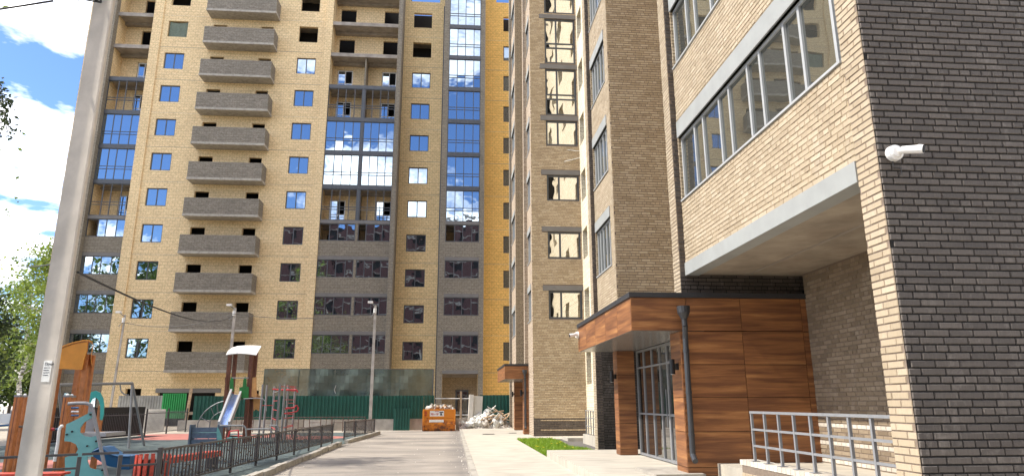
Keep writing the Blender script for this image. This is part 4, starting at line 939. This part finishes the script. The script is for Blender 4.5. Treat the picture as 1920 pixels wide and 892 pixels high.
for i in range(26):
    x = rd.uniform(2.1, 3.35); y = rd.uniform(41.1, 42.3); L_ = rd.uniform(.5, 1.2)
    o = MB().box(-L_/2, L_/2, -.06, .06, -.014, .014).build('broken_board', M['plank' if i % 3 else 'sack'], None, loc=(x, y, heap_z(x, y)+.1+rd.uniform(0, .16)), label='bare broken timber board lying on the heap beside the far entrance' if i % 3 else 'white painted broken board lying on the heap beside the far entrance', category='board', group='boards on the rubble heap')
    o.rotation_euler = (rd.uniform(-.6, .6), rd.uniform(-.9, .9), rd.uniform(-.7, .7))

# ================================================================== POLES AND CABLES
def sheet_lbl(*a): pass
ub = at(62, 892, 9.0); ut = at(193, 0, 9.0); bx, by = ub.x, 9.0
up_ = thing('utility_pole', 'big leaning-looking concrete utility pole close at the left with a torn paper notice', 'utility pole', (bx, by, 0)); up_.rotation_euler = (0, 0, R(-14))
mb = MB(); Hh = 9.5
def trap(z, s): return [(-.165*s, -.085*s, z), (-.15*s, -.10*s, z), (.15*s, -.10*s, z), (.165*s, -.085*s, z), (.05*s, .08*s, z), (-.05*s, .08*s, z)]
z_ = [0, 2.5, 5, 7.5, Hh]; sc = [1.03-.03*q for q in range(5)]
for k in range(4):
    a, b = trap(z_[k], sc[k]), trap(z_[k+1], sc[k+1])
    for i in range(6): j = (i+1) % 6; mb.quad(a[i], a[j], b[j], b[i])
mb.poly(trap(Hh, sc[4]))
mb.build('pole_shaft', plain('pole_concrete', (.52, .465, .395), .85, var=.18, scale=2.2, bmp=.3, dirt=(.4, .36, .31)), up_)
sp_ = thing('shadow_pole', 'unseen slanting pole added outside the left edge to shade the near utility pole', 'shadow pole', (bx-2.7, by-.074, 0))  # unseen pole added so its shadow falls on the utility pole
MB().tube((0, 0, 0), (.9, -.034, 13), .15, .12, 24).build('shadow_pole_shaft', M['concrete'], sp_)
pn = MB().box(.0, .115, -.108, -.103, 1.86, 2.12).build('paper_notice', M['paper'], up_); text('Печи', .05, 'ink', pn, (.02, -.1105, 2.06))
for k in range(4): MB().box(.014, .1-.012*(k % 2), -.1105, -.1085, 2.03-.03*k, 2.037-.03*k).build('print_line', M['ink'], pn)
t = thing('cable_bracket', 'black insulator bracket at the top of the near utility pole', 'bracket', (bx, by, 7.1)); 
for k, (dx, dz) in enumerate(((-.2, .05), (-.05, .12), (-.3, .0))): MB().tube((-.02, -.12, 0), (dx, -.2, dz), .012).build('arm', M['black'], t); MB().tube((dx, -.2, dz-.02), (dx, -.2, dz+.06), .03, .025, 8).build('insulator', M['black'], t)
def cable(label, a, b, sag, r=.012, n=14):
    a = Vector(a); b = Vector(b); mb = MB(); P = [a.lerp(b, i/n)-Vector((0, 0, 4*sag*(i/n)*(1-i/n))) for i in range(n+1)]; mb.path(P, r, 6)
    o = mb.build('overhead_cable', M['cable'], None); o['label'] = label; o['category'] = 'cable'; return o
def lamp_pole(px, Y, pytop, base_z, label, lean=0, r=.13):
    p = at(px, pytop, Y); H = p.z; t = thing('street_lamp', label, 'street lamp', (p.x, Y, base_z), 'concrete lamp poles')
    mb = MB(); mb.tube((0, 0, 0), (lean, 0, H-base_z), r, r*.72, 4, True, math.pi/4); mb.build('pole_shaft', M['concrete'], t)
    MB().tube((lean, -.12, H-base_z-.5), (lean, -.12, H-base_z-.2), .09, .09, 8).build('control_box', M['frame_white'], t)
    MB().tube((lean, 0, H-base_z-.1), (lean-.25, -.3, H-base_z+.12), .025).build('lamp_arm', M['steel'], t)
    MB().box(lean-.42, lean-.12, -.42, -.22, H-base_z+.08, H-base_z+.2).build('lamp_head', M['white'], t)
    MB().tube((lean-.3, -.05, H-base_z-.75), (lean, -.05, H-base_z-.45), .02).build('side_arm', M['steel'], t)
    return p
pA = lamp_pole(441, 43, 577, 0, 'concrete lamp pole standing behind the slide with the white roof')
pB = lamp_pole(704, 41.2, 572, 0, 'concrete lamp pole at the end of the short fence by the road')
pC = lamp_pole(230, 45.5, 590, 0, 'thin concrete lamp pole against the tower pilaster on the left', lean=.15, r=.09)
cable('dark cable crossing the sky at the top left', (-9.6, 7.0, 5.2), at(100, 2, 9), .15, .014)
cable('dark cable from the near pole across the tower to the lamp pole behind the slide', at(146, 510, 9), pA+Vector((0, -.2, -.5)), .5, .016, 24)
cable('thin cable between the left and middle lamp poles', pC+Vector((.15, 0, -.5)), pA+Vector((0, -.2, -.4)), .5, .018)
cable('thin cable between the middle lamp pole and the lamp pole by the road', pA+Vector((0, -.2, -.4)), pB+Vector((0, -.2, -.5)), .3, .018)
cable('thin cable running left from the near pole toward the birch', at(0, 487, 16), at(112, 492, 9), .1, .01)

# ================================================================== PLAY EQUIPMENT
def px_prism(mb, pts, Y, d): mb.prism([at(x, y, Y) for x, y in pts], (0, d, 0))
def crop(ox, oy, s, L_): return [(ox+a/s, oy+b/s) for a, b in L_]
# near brown posts
def post_thing(px, Y, ztop, label, wd=.105, mat='post'):
    p = at(px, 800, Y); t = thing('play_post', label, 'post', (p.x, Y, .02), 'brown posts of the near play frame'); MB().box(-wd/2, wd/2, -wd/2, wd/2, 0, ztop-.04).build('shaft', M[mat], t)
    MB().box(-.008, .008, -wd/2-.002, -wd/2+.001, 0, ztop-.04).build('groove', M['post_dark'], t)
    MB().box(-wd/2-.006, wd/2+.006, -wd/2-.006, wd/2+.006, ztop-.04, ztop).build('cap', M['steel_paint'], t); MB().tube((0, 0, ztop), (0, 0, ztop+.03), .035, .015, 8).build('cap_bolt', M['white'], t); return t
for px, Y, lb in ((26, 14.2, 'leftmost brown post of the near play frame'), (37, 14.6, 'brown play post second from the left edge'), (46.5, 15.2, 'brown play post partly behind the utility pole'), (118, 14.6, 'brown play post just right of the utility pole'), (126, 15.3, 'brown play post behind the teal panel')):
    post_thing(px, Y, 1.75, lb)
t = thing('play_bars', 'grey crossbars joining the near brown posts', 'bars', at(60, 800, 14.4)); tz = t.location
MB().tube(at(32, 799, 14.3)-tz, at(64, 799, 14.9)-tz, .022).build('crossbar', M['steel'], t); MB().tube(at(52, 764, 15)-tz, at(64, 764, 15)-tz, .018).build('crossbar', M['steel'], t)
# orange tower
tw_ = thing('play_tower', 'orange roofed play tower beside the utility pole', 'play tower', at(160, 850, 17)); tw_.location.z = .02; off = -Vector(tw_.location)
mb = MB(); px_prism(mb, crop(90, 620, 3.277, [(60, 118), (105, 96), (150, 80), (215, 68), (246, 66), (240, 120), (222, 180), (208, 238), (60, 232)]), 17, .03); mb.build('gable_panel', M['orange'], tw_).location = off
mb = MB(); C_ = crop(90, 620, 3.277, [(60, 112), (105, 92), (150, 76), (215, 62), (250, 62), (268, 70), (275, 85), (266, 130), (262, 170), (268, 215)])
for a, b in zip(C_, C_[1:]):
    A, B = at(*a, 16.97), at(*b, 16.97); mb.quad(A, B, B+Vector((-.28, .6, 0)), A+Vector((-.28, .6, 0))); n_ = Vector((0, 0, .03)); mb.quad(A+n_, A+Vector((-.28, .6, .03)), B+Vector((-.28, .6, .03)), B+n_); mb.quad(A, A+n_, B+n_, B)
mb.build('curved_roof', M['orange'], tw_).location = off
for px, Y in ((163, 17.06), (172, 17.4), (112, 18.1), (150, 18.3)):
    p = at(px-6, 700, Y); MB().box(p.x-.06, p.x+.06, Y, Y+.1, .02, 2.75).build('post', M['post'], tw_).location = off
MB().box(tw_.location.x-.75, tw_.location.x+.3, 17.2, 18.2, .85, .93).build('deck', M['grey_panel'], tw_).location = off
# teal climbing panel
t = thing('teal_climber', 'teal climbing panel with cut-outs and a bent grey pipe, in front of the orange tower', 'climber', at(165, 860, 14)); t.location.z = .02; off = -Vector(t.location)
mb = MB(); o_ = crop(90, 620, 3.277, [(112, 572), (170, 545), (266, 495), (270, 530), (222, 560), (198, 592), (194, 622), (222, 645), (262, 652), (302, 640), (316, 705), (285, 725), (262, 745), (275, 770), (240, 770), (240, 800), (255, 840), (290, 850), (335, 850), (345, 990), (105, 990), (103, 775), (140, 765), (170, 752), (184, 725), (172, 696), (140, 680), (100, 676)])
px_prism(mb, o_, 14, .03); mb.build('panel', M['teal'], t).location = off
for a, b in crop(90, 620, 3.277, [(118, 635), (150, 617), (243, 705), (298, 676), (262, 512), (336, 853)]): p = at(a, b, 13.99); MB().tube(p, p+Vector((0, -.025, 0)), .018, .018, 8).build('bolt', M['black'], t).location = off
mb = MB(); mb.path([at(x, y, 13.9) for x, y in crop(90, 620, 3.277, [(125, 447), (180, 443), (235, 443), (258, 452), (275, 478), (288, 540), (310, 650), (335, 770), (352, 850), (372, 930)])], .032, 10); mb.build('bent_pipe', M['steel_paint'], t).location = off
mb = MB(); mb.path([at(x, y, 14.1) for x, y in crop(90, 620, 3.277, [(92, 582), (78, 585), (68, 610), (60, 690), (40, 800)])], .028, 10); mb.build('handrail', M['frame_white'], t).location = off
# teal arch
t = thing('play_arch', 'bright teal arch-shaped play panel right of the orange tower', 'play arch', at(178, 850, 18)); t.location.z = .02; off = -Vector(t.location); mb = MB()
ou = crop(90, 620, 3.277, [(240, 440), (246, 400), (265, 375), (290, 366), (318, 378), (335, 410), (342, 450), (340, 510), (330, 548)]); inn = crop(90, 620, 3.277, [(318, 545), (320, 500), (320, 460), (314, 430), (300, 412), (285, 408), (268, 418), (258, 440)])
px_prism(mb, ou+inn, 18, .04); mb.build('arch', M['teal_bright'], t).location = off
p = at(186, 780, 18.06); MB().box(p.x-.06, p.x+.05, 18.06, 18.16, .02, 1.55).build('post', M['post'], t).location = off
mb = MB(); px_prism(mb, crop(90, 620, 3.277, [(196, 470), (215, 440), (272, 445), (285, 540), (278, 640), (200, 640)]), 18.4, .03); mb.build('grey_board', M['grey_panel'], t).location = off
MB().tube(at(178, 812, 18)+Vector((0, 0, .02)), at(196, 812, 18)+Vector((0, 0, .02)), .03).build('step', M['orange_ply'], t).location = off
# blue slide chute
t = thing('blue_slide', 'dark blue curved plastic slide behind the low black fence', 'slide', at(205, 870, 14.6)); t.location.z = .02; off = -Vector(t.location); mb = MB()
px_prism(mb, crop(90, 620, 3.277, [(262, 742), (300, 712), (330, 716), (360, 742), (400, 765), (505, 768), (500, 850), (455, 850), (420, 838), (380, 832), (350, 820), (262, 760)]), 14.5, .5); mb.build('chute', M['blue_plastic'], t).location = off
mb = MB(); mb.path([at(x, y, 14.48) for x, y in crop(90, 620, 3.277, [(262, 745), (330, 716), (380, 755), (430, 768), (505, 768)])], .02, 6); mb.build('chute_rim', M['blue_plastic'], t).location = off
# counter beads
t = thing('bead_rail', 'small counting beads on rods between the brown posts', 'play beads', at(140, 775, 15.2)); off = -Vector(t.location)
for k in range(3):
    for q in range(6): p = at(135+q*2.2, 764+k*7, 15.2); MB().tube(p-Vector((.012, 0, 0)), p+Vector((.012, 0, 0)), .02, .02, 8).build('bead', M['white' if (k == 1) else 'blue_plastic'], t).location = off
p = at(97, 804, 15); o = MB().tube(p, p+Vector((.05, 0, 0)), .03, .03, 10).build('bead', M['red_steel'], t); o.location = off
p = at(107, 804, 15); o = MB().tube(p, p+Vector((.04, 0, 0)), .03, .03, 10).build('bead', M['blue_plastic'], t); o.location = off; MB().tube(at(97, 804, 15), at(116, 803, 15), .012).build('rod', M['steel'], t).location = off
# swing seat and frame at the very left
t = thing('spring_swing', 'white and blue swing seat at the left edge behind the brown posts', 'swing seat', at(12, 800, 17)); off = -Vector(t.location)
mb = MB(); px_prism(mb, [(0, 775), (23, 775), (21, 793), (-10, 794)], 17, .35); mb.build('seat', M['white'], t).location = off
MB().path([at(-10, 798, 16.98), at(20, 796, 16.98), at(22, 780, 16.98)], .03, 6).build('blue_edge', M['blue_plastic'], t).location = off
for px in (7, 21): MB().tube(at(px, 768, 17.2), at(px-3, 785, 17.1), .012).build('hanger', M['steel'], t).location = off
MB().path([at(23, 770, 16), at(17, 800, 16), at(10, 850, 16)], .015, 6).build('support', M['steel_paint'], t).location = off
# red benches
def bench(label, corner, length, along, zt=.42, w=.35, gr='red slatted benches'):
    c = Vector((*corner, .02)); d = Vector((*along, 0)).normalized(); t = thing('slatted_bench', label, 'bench', c, gr); t.rotation_euler = (0, 0, math.atan2(d.y, d.x))
    for k in range(4): MB().box(0, length, k*w/4+.006, (k+1)*w/4-.006, zt-.035, zt).build('slat', M['red'], t)
    for x in (.15, length-.2): MB().box(x, x+.08, .02, w-.02, 0, zt-.036).build('leg', M['fence_paint'], t)
    MB().box(0, length, 0, .03, zt-.13, zt-.036).build('front_rail', M['red'], t)
bench('red bench low behind the near black fence, left of the pole', (-9.6, 12.7), 2.9, (1, .03))
bench('red bench behind the start of the long low fence', (-6.35, 15.2), 3.2, (.18, 1))
# red slatted bin
p = at(270, 892, 13.9); t = thing('slatted_bin', 'upright red slatted bin behind the corner of the low fences', 'bin', (p.x, 14.2, .02))
for k in range(16):
    a = k/16*6.283; o = MB().box(-.035, .035, -.012, .012, 0, .62).build('slat', M['red'], t, loc=(.3*math.cos(a), .3*math.sin(a), 0)); o.rotation_euler = (0, 0, a+math.pi/2)
MB().tube((0, 0, .02), (0, 0, .55), .27, .27, 16).build('liner', M['fence_paint'], t)
# grey swing frame
a, b = at(248, 718, 26.9), at(165, 721, 24.2); t = thing('swing_frame', 'tall grey pipe swing frame on the playground', 'swing frame', (a.x, a.y, .02)); off = -Vector(t.location)
c2 = at(110, 721, 22.5); MB().tube(a, c2, .05, .05, 10).build('top_bar', M['steel_paint'], t).location = off
fa = Vector((at(243.4, 840.5, 26.7).x, 26.6, .02)); fb_ = Vector((at(267, 837, 27.75).x, 27.9, .02))
for f_ in (fa, fb_): MB().tube(a, f_, .045, .045, 10).build('leg', M['steel_paint'], t).location = off
for f_ in (Vector((c2.x+.1, c2.y-.8, .02)), Vector((c2.x+.1, c2.y+.8, .02))): MB().tube(c2, f_, .045, .045, 10).build('leg', M['steel_paint'], t).location = off
MB().path([at(x, y, 26.3) for x, y in ((225, 720), (227, 733), (233, 739), (241, 740))], .022, 6).build('hook', M['steel_paint'], t).location = off
# slide tower with the white roof
Y0 = 30.; t = thing('slide_tower', 'brown play tower with a white curved roof and a blue steel slide', 'play tower', at(455, 830, Y0)); t.location.z = .02; off = -Vector(t.location)
mb = MB(); C_ = crop(340, 630, 3.881, [(325, 132), (340, 105), (370, 82), (410, 70), (470, 66), (530, 66), (582, 70)]); D_ = crop(340, 630, 3.881, [(370, 130), (400, 127), (430, 124), (460, 122), (500, 123), (525, 128), (545, 132)])
A = [at(*q, 30.6) for q in C_]; B = [at(*q, 29.4) for q in crop(340, 630, 3.881, [(325, 132), (355, 126), (400, 122), (440, 122), (480, 125), (515, 130), (545, 134)])]
for k in range(6): mb.quad(B[k], B[k+1], A[k+1], A[k]); q = Vector((0, 0, -.03)); mb.quad(B[k]+q, A[k]+q, A[k+1]+q, B[k+1]+q); mb.quad(B[k], B[k]+q, B[k+1]+q, B[k+1])
mb.build('curved_roof', M['white'], t).location = off
for px, pyt, Y in ((355/3.881+340, 665, 29.5), (395/3.881+340, 664, 30.5), (512/3.881+340, 665, 29.5), (545/3.881+340, 660, 30.5)):
    p = at(px, pyt, Y); MB().box(p.x-.07, p.x+.07, Y-.07, Y+.07, .02, p.z).build('post', M['post_dark'], t).location = off
dz = at(455, 745, Y0).z; xa = at(425, 745, Y0).x; xb = at(480, 745, Y0).x
MB().box(xa, xb, 29.5, 30.5, dz-.06, dz).build('deck', M['post_dark'], t).location = off
mb = MB(); px_prism(mb, crop(340, 630, 3.881, [(350, 405), (352, 330), (362, 296), (378, 300), (380, 400)]), 29.4, .03); px_prism(mb, crop(340, 630, 3.881, [(422, 450), (422, 372), (446, 368), (450, 320), (462, 292), (474, 300), (474, 365), (490, 368), (488, 452)]), 29.4, .03); mb.build('green_panel', M['green_plastic'], t).location = off
mb = MB(); px_prism(mb, crop(340, 630, 3.881, [(518, 300), (545, 296), (548, 440), (510, 440)]), 29.38, .04); mb.build('side_board', M['orange_ply'], t).location = off
mb = MB(); px_prism(mb, crop(340, 630, 3.881, [(318, 440), (318, 300), (332, 294), (336, 438)]), 29.38, .04); mb.build('side_board', M['post_dark'], t).location = off
MB().tube(at(435, 708, 29.4), at(466, 708, 29.4), .02).build('bar', M['steel_paint'], t).location = off
# chute
g = lambda a, b, Y: at(340+a/3.881, 630+b/3.881, Y)
tl, tr_, bl_, br_ = g(362, 415, 29.4), g(430, 430, 29.4), g(270, 655, 27.6), g(345, 655, 27.6)
mb = MB(); mb.prism([tl, tr_, br_, bl_], (0, .02, -.03)); mb.build('chute', M['slide_steel'], t).location = off
for p, q in ((tl, bl_), (tr_, br_)):
    mb = MB(); mb.prism([p+Vector((-.04, 0, -.12)), p+Vector((.04, 0, -.12)), q+Vector((.04, 0, -.12)), q+Vector((-.04, 0, -.12))], (0, -.02, .3)); mb.build('chute_side', M['grey_panel'], t).location = off
o_ = crop(340, 630, 3.881, [(490, 455), (545, 455), (545, 480), (490, 480)])
# blue grey box at the foot of the slide
p = at(382, 830, 27.2); t = thing('play_counter', 'blue-grey wooden play counter at the foot of the steel slide', 'play counter', (p.x, 27.2, .02)); off = -Vector(t.location)
for z0, z1, m_ in ((.54, .72, 'blue_grey'), (.32, .52, 'blue_grey'), (.08, .3, 'blue_grey')): MB().box(p.x-.5, p.x+.45, 27.2, 27.24, z0, z1).build('board', M[m_], t).location = off
for s in (-.55, .47): MB().box(p.x+s, p.x+s+.06, 27.12, 27.6, .02, .82).build('end_panel', M['blue_grey'], t).location = off
mb = MB(); px_prism(mb, crop(340, 630, 3.881, [(255, 700), (262, 660), (275, 680), (290, 720), (300, 770), (265, 780)]), 27.1, .04); mb.build('figure_board', M['teal'], t).location = off
MB().box(p.x-.5, p.x+.45, 27.25, 27.6, .5, .53).build('counter_top', M['teal'], t).location = off
# small table frame of grey pipe
t = thing('pipe_table', 'low grey pipe exercise frame right of the slide foot', 'exercise frame', at(450, 830, 26.5)); t.location.z = .02; off = -Vector(t.location)
mb = MB(); mb.path([at(412, 797, 26), at(456, 797, 26), at(461, 802, 26), at(462, 820, 26)], .03, 8); mb.path([at(462, 804, 26.8), at(505, 803, 26.8), at(512, 812, 26.8), at(512, 826, 26.8)], .025, 8); mb.path([at(505, 797, 27), at(520, 797, 27), at(523, 803, 27), at(521, 822, 27)], .025, 8); mb.build('pipe_frame', M['steel_paint'], t).location = off
mb = MB(); mb.path([at(425, 828, 26.4), at(431, 808, 26.4), at(447, 806, 26.4)], .03, 6); mb.path([at(447, 806, 26.4), at(447, 830, 26.4)], .03, 6); mb.build('red_pipe', M['red_steel'], t).location = off
MB().box(at(425, 818, 26.2).x, at(458, 818, 26.2).x, 26.2, 26.6, .35, .39).build('shelf', M['teal'], t).location = off
# wheel-like arc climber behind
t = thing('arc_climber', 'thin grey arc-shaped ladder climber left of the slide', 'climber', at(385, 800, 33)); t.location.z = .02; off = -Vector(t.location)
g = lambda a, b: at(180+a/5.87, 740+b/5.87, 33)
mb = MB(); ou = [g(*q) for q in ((1120, 310), (1150, 245), (1200, 180), (1260, 130), (1330, 90), (1410, 65))]; inn = [g(*q) for q in ((1255, 300), (1270, 260), (1300, 225), (1345, 195), (1390, 178))]
mb.path(ou, .025, 6); mb.path(inn, .02, 6)
for a, b in ((ou[1], inn[0]), (ou[3], inn[2]), (ou[4], inn[3])): mb.tube(a, b, .018, .018, 6)
for q in (ou[0], inn[0], ou[-1]): mb.tube(q, (q.x, q.y, .02), .025, .025, 6)
mb.build('ladder_frame', M['steel'], t).location = off
# big climbing frame, grey posts and red rungs
t = thing('jungle_gym', 'tall climbing frame of grey posts and red rungs in front of the green fence', 'jungle gym', at(525, 815, 32)); t.location.z = .02; off = -Vector(t.location)
cr_ = lambda a, b: (470+a/5.247, 690+b/5.247)
PP = []
for a0, a1, top, Y in ((290, 252, 152, 30), (340, 312, 158, 31), (373, 350, 165, 31.8), (441, 412, 175, 33.5), (237, 205, 176, 33.8), (121, 90, 157, 32.5), (163, 140, 165, 33.6)):
    p = at(*cr_(a0, top), Y); MB().tube(p, (p.x, Y, .02), .05, .05, 10).build('post', M['steel_paint'], t).location = off; PP.append((p.x, Y, p.z))
for i0, i1, zs in ((0, 4, (.5, .9, 1.3, 1.7, 2.1)), (1, 3, (.55, .95, 1.35, 1.75, 2.15, 2.35)), (5, 4, (1.5,)), (0, 1, (2.3,)), (2, 3, (.6, 1.1, 1.6, 2.3))):
    for z in zs: a, b = PP[i0], PP[i1]; MB().tube((a[0], a[1], z), (b[0], b[1], z), .018, .018, 6).build('rung', M['red_steel' if z != 2.1 else 'steel_paint'], t).location = off
for s in (0, .12):
    mb = MB(); mb.path([at(*cr_(330, 445), 31.2+s), at(*cr_(400, 435), 31.2+s), at(*cr_(460, 420), 31.2+s), at(*cr_(470, 390), 31.2+s), at(*cr_(450, 362), 31.2+s), at(*cr_(430, 385), 31.2+s), at(*cr_(345, 392), 31.2+s)], .028, 8); mb.build('basket_hoop', M['red_steel'], t).location = off
MB().path([at(*cr_(215, 205), 31.5), at(*cr_(300, 212), 31.5), at(*cr_(450, 212), 31.5), at(*cr_(462, 235), 31.5)], .035, 8).build('monkey_bar', M['red_steel'], t).location = off
mb = MB(); mb.path([at(*cr_(-70, 300), 29), at(*cr_(60, 292), 29), at(*cr_(120, 300), 29), at(*cr_(150, 330), 29), at(*cr_(155, 420), 29)], .022, 8); mb.build('handrail', M['steel_paint'], t).location = off
t = thing('play_board', 'orange plywood board hanging right of the slide tower', 'play board', at(482, 760, 29.6)); off = -Vector(t.location)
mb = MB(); px_prism(mb, crop(470, 690, 5.247, [(30, 420), (22, 250), (60, 245), (95, 280), (80, 420), (50, 400)]), 29.6, .04); mb.build('board', M['orange_ply'], t).location = off

# ================================================================== TREES
rng = np.random.default_rng(3)
def leaf_mesh(name, pts, size, mat, droop=0):
    n = len(pts); a = rng.normal(size=(n, 3)); a /= np.linalg.norm(a, axis=1)[:, None]; b = rng.normal(size=(n, 3)); b -= (b*a).sum(1)[:, None]*a; b /= np.linalg.norm(b, axis=1)[:, None]
    s = size*rng.uniform(.6, 1.3, (n, 1)); a = a*s; b = b*s*.6
    V = np.stack([pts-a, pts-b*.9+a*.1, pts+a, pts+b*.9+a*.1], 1).reshape(-1, 3); F = np.arange(n*4).reshape(n, 4)
    me = bpy.data.meshes.new(name); me.from_pydata(V.tolist(), [], F.tolist()); me.materials.append(M[mat]); return me
def tree(loc, H, trunk_r, crown_r, crown_z0, leaves, lsize, label, kind='birch', lean=(0, 0), seed=0, cat='tree', name=None, group=None, clumps=26):
    rd = random.Random(seed); t = thing(name or (kind+'_tree'), label, cat, loc, group); mb = MB(); tips = []
    bark = 'birch_bark' if kind == 'birch' else 'bark'; lf = {'birch': 'leaf_birch', 'dark': 'leaf_dark', 'mid': 'leaf_mid'}[kind]
    P = [Vector((0, 0, 0))]; n = 8
    for i in range(1, n+1): P.append(Vector((lean[0]*i/n+rd.uniform(-.12, .12), lean[1]*i/n+rd.uniform(-.12, .12), H*.92*i/n)))
    for i in range(n): mb.tube(P[i], P[i+1], trunk_r*(1-i/n*.9), trunk_r*(1-(i+1)/n*.9), 8, False)
    br = MB()
    for k in range(clumps):
        f = rd.uniform(crown_z0/H, .95); i = min(n-1, int(f*n)); b0 = P[i].lerp(P[i+1], f*n-i); a = rd.uniform(0, 6.283); w_ = crown_r*math.sin(math.pi*min(1, max(.08, (f-crown_z0/H)/(1-crown_z0/H)*.85+.15)))**.6*rd.uniform(.5, 1.05)
        e = b0+Vector((math.cos(a)*w_, math.sin(a)*w_, w_*rd.uniform(.25, .8))); m = b0.lerp(e, .5)+Vector((0, 0, w_*.1)); r_ = trunk_r*(1-f)*.45+.015
        br.tube(b0, m, r_, r_*.6, 5, False); br.tube(m, e, r_*.6, .01, 5, False); tips += [(m, w_*.3), (e, w_*.38), (b0.lerp(e, .75), w_*.34)]
        for q in range(2):
            e2 = m+Vector((rd.uniform(-1, 1), rd.uniform(-1, 1), rd.uniform(-.2, .9)))*w_*.45; br.tube(m, e2, r_*.4, .008, 4, False); tips.append((e2, w_*.28))
    mb.build('trunk', M[bark], t); br.build('branches', M[bark], t)
    W_ = np.array([max(.25, r_)**2 for _, r_ in tips]); W_ /= W_.sum(); idx = rng.choice(len(tips), leaves, p=W_); C = np.array([tuple(tips[i][0]) for i in idx]); Rr = np.array([max(.3, tips[i][1]) for i in idx])[:, None]
    pts = C+rng.normal(size=(leaves, 3))*Rr*np.array([.62, .62, .5])
    if kind == 'birch': pts[:, 2] -= np.abs(rng.normal(size=leaves))*Rr[:, 0]*.8
    link('crown', leaf_mesh('crown', pts, lsize, lf), t); return t
p = at(78, 750, 70); tree((p.x, 70, 0), 20.5, .3, 4.6, 5, 9000, .19, 'slender birch with white trunk at the left corner of the tower', 'birch', (1.3, 0), 1, clumps=34)
p = at(35, 750, 82); tree((p.x, 82, 0), 17, .3, 4.5, 4, 3600, .2, 'birch behind the slender one, nearer the left edge', 'birch', (-.5, 0), 2)
p = at(5, 750, 47); tree((p.x-3.0, 47, 0), 9.6, .25, 2.6, 2.0, 9000, .15, 'dark dense tree at the left edge behind the playground', 'dark', (0, 0), 3, clumps=40)
p = at(-20, 750, 62); tree((p.x-2, 62, 0), 12, .25, 3.4, 2, 3200, .18, 'mid green tree just behind the dark one at the left edge', 'mid', (0, 0), 4)
for k, (px, Y, H, lb) in enumerate(((20, 90, 12, 'bushy green tree low behind the birch trunk'), (60, 92, 11, 'bushy green tree hard by the tower corner'), (100, 95, 10, 'bushy green tree mostly hidden by the utility pole'), (-40, 88, 13, 'bushy green tree at the far left edge'))):
    p = at(px, 750, Y); tree((p.x, Y, 0), H, .2, 4.2, 1, 5000, .24, lb, 'mid' if k % 2 == 0 else 'dark', (0, 0), 10+k)
# trees left of the frame: one drops a few twigs into view, all shade the playground and the road
hb = tree((-16.6, 16.5, 0), 14.5, .2, 3.0, 5.2, 6500, .07, 'birch whose hanging twigs reach in at the upper left edge', 'birch', (.6, 0), 21, clumps=34)
hp_ = at(-120, 90, 14.5); off = -Vector(hb.location); br = MB(); cl_ = []
for a, b in (((-10, 150), (2, 205)), ((-2, 150), (12, 215)), ((0, 170), (16, 262)), ((-8, 165), (6, 250)), ((-14, 190), (4, 232)), ((3, 175), (20, 205))):
    A, B = at(*a, 14.5), at(*b, 14.5+random.uniform(-.3, .3)); br.tube(A, B, .008, .003, 4, False); cl_ += [A.lerp(B, k/55)+Vector((random.gauss(0, .07), random.gauss(0, .12), random.gauss(0, .07))) for k in range(56)]
    br.tube(hp_, A, .03, .008, 5, False)
br.build('hanging_branch', M['birch_bark'], hb).location = off; o = link('hanging_leaves', leaf_mesh('hanging_leaves', np.array([tuple(q) for q in cl_]), .05, 'leaf_dark'), hb); o.location = off
tree((-17.6, 19.0, 0), 21, .22, 2.6, 11, 3600, .1, 'tallest birch left of the playground, shading the road', 'birch', (0, 0), 25, clumps=30)
tree((-21.3, 24.5, 0), 16.5, .2, 3.2, 5, 3800, .09, 'birch standing left of the playground', 'birch', (0, 0), 22)
tree((-27.5, 30.5, 0), 12, .2, 3.2, 4, 3800, .1, 'leafy tree beyond the dark wall left of the playground', 'mid', (0, 0), 23)
# trees behind the camera, mirrored in the lower windows of the tower
for k, (x, y, H) in enumerate(((-28, 29, 19), (-36, 24, 21), (-46, 31, 20), (-30, 12, 20), (-50, 12, 21))):
    tree((x, y, 0), H, .3, 5.5, 2.5, 3000, .3, ('yard tree left of the frame, nearest the dark wall', 'yard tree left of the frame, second from the dark wall', 'yard tree left of the frame, furthest out beside the tower', 'yard tree left of the frame, level with the utility pole', 'yard tree furthest left of the frame')[k], 'mid', (0, 0), 40+k, clumps=22)
# opposite block behind the camera, mirrored in the lower windows
ob = thing('opposite_block', 'dark red brick apartment block behind the camera, seen only mirrored in the windows', 'building', (0, -34, 0))
mb = MB(); hh = [(x, x+1.7, 1.2+3*n, 2.8+3*n) for n in range(13) for x in np.arange(-38, 17, 4.2).tolist()]
def yb_(mb):
    m2 = MB(); wall(m2, 'Y', 0, -42, 20, 0, 38.5, hh, .3)
    for v in m2.v: mb.v.append((v[0], -v[1]-34, v[2]))
    mb.f += [tuple(reversed(f)) for f in m2.f]
yb_(mb); mb.box(-42, 20, -50, -49, 0, 38.5); mb.build('wall', M['red_sheet'], ob).location = (0, 34, 0)
mb = MB(); [mb.box(-42.05, 20.05, -34, -33.93, 2.95+3*n, 3.2+3*n) for n in range(13)]; mb.build('pale_bands', M['slab'], ob).location = (0, 34, 0)
MB().box(-41.8, 19.8, -48, -34.4, 0, 38).build('interior', M['dark'], ob).location = (0, 34, 0)
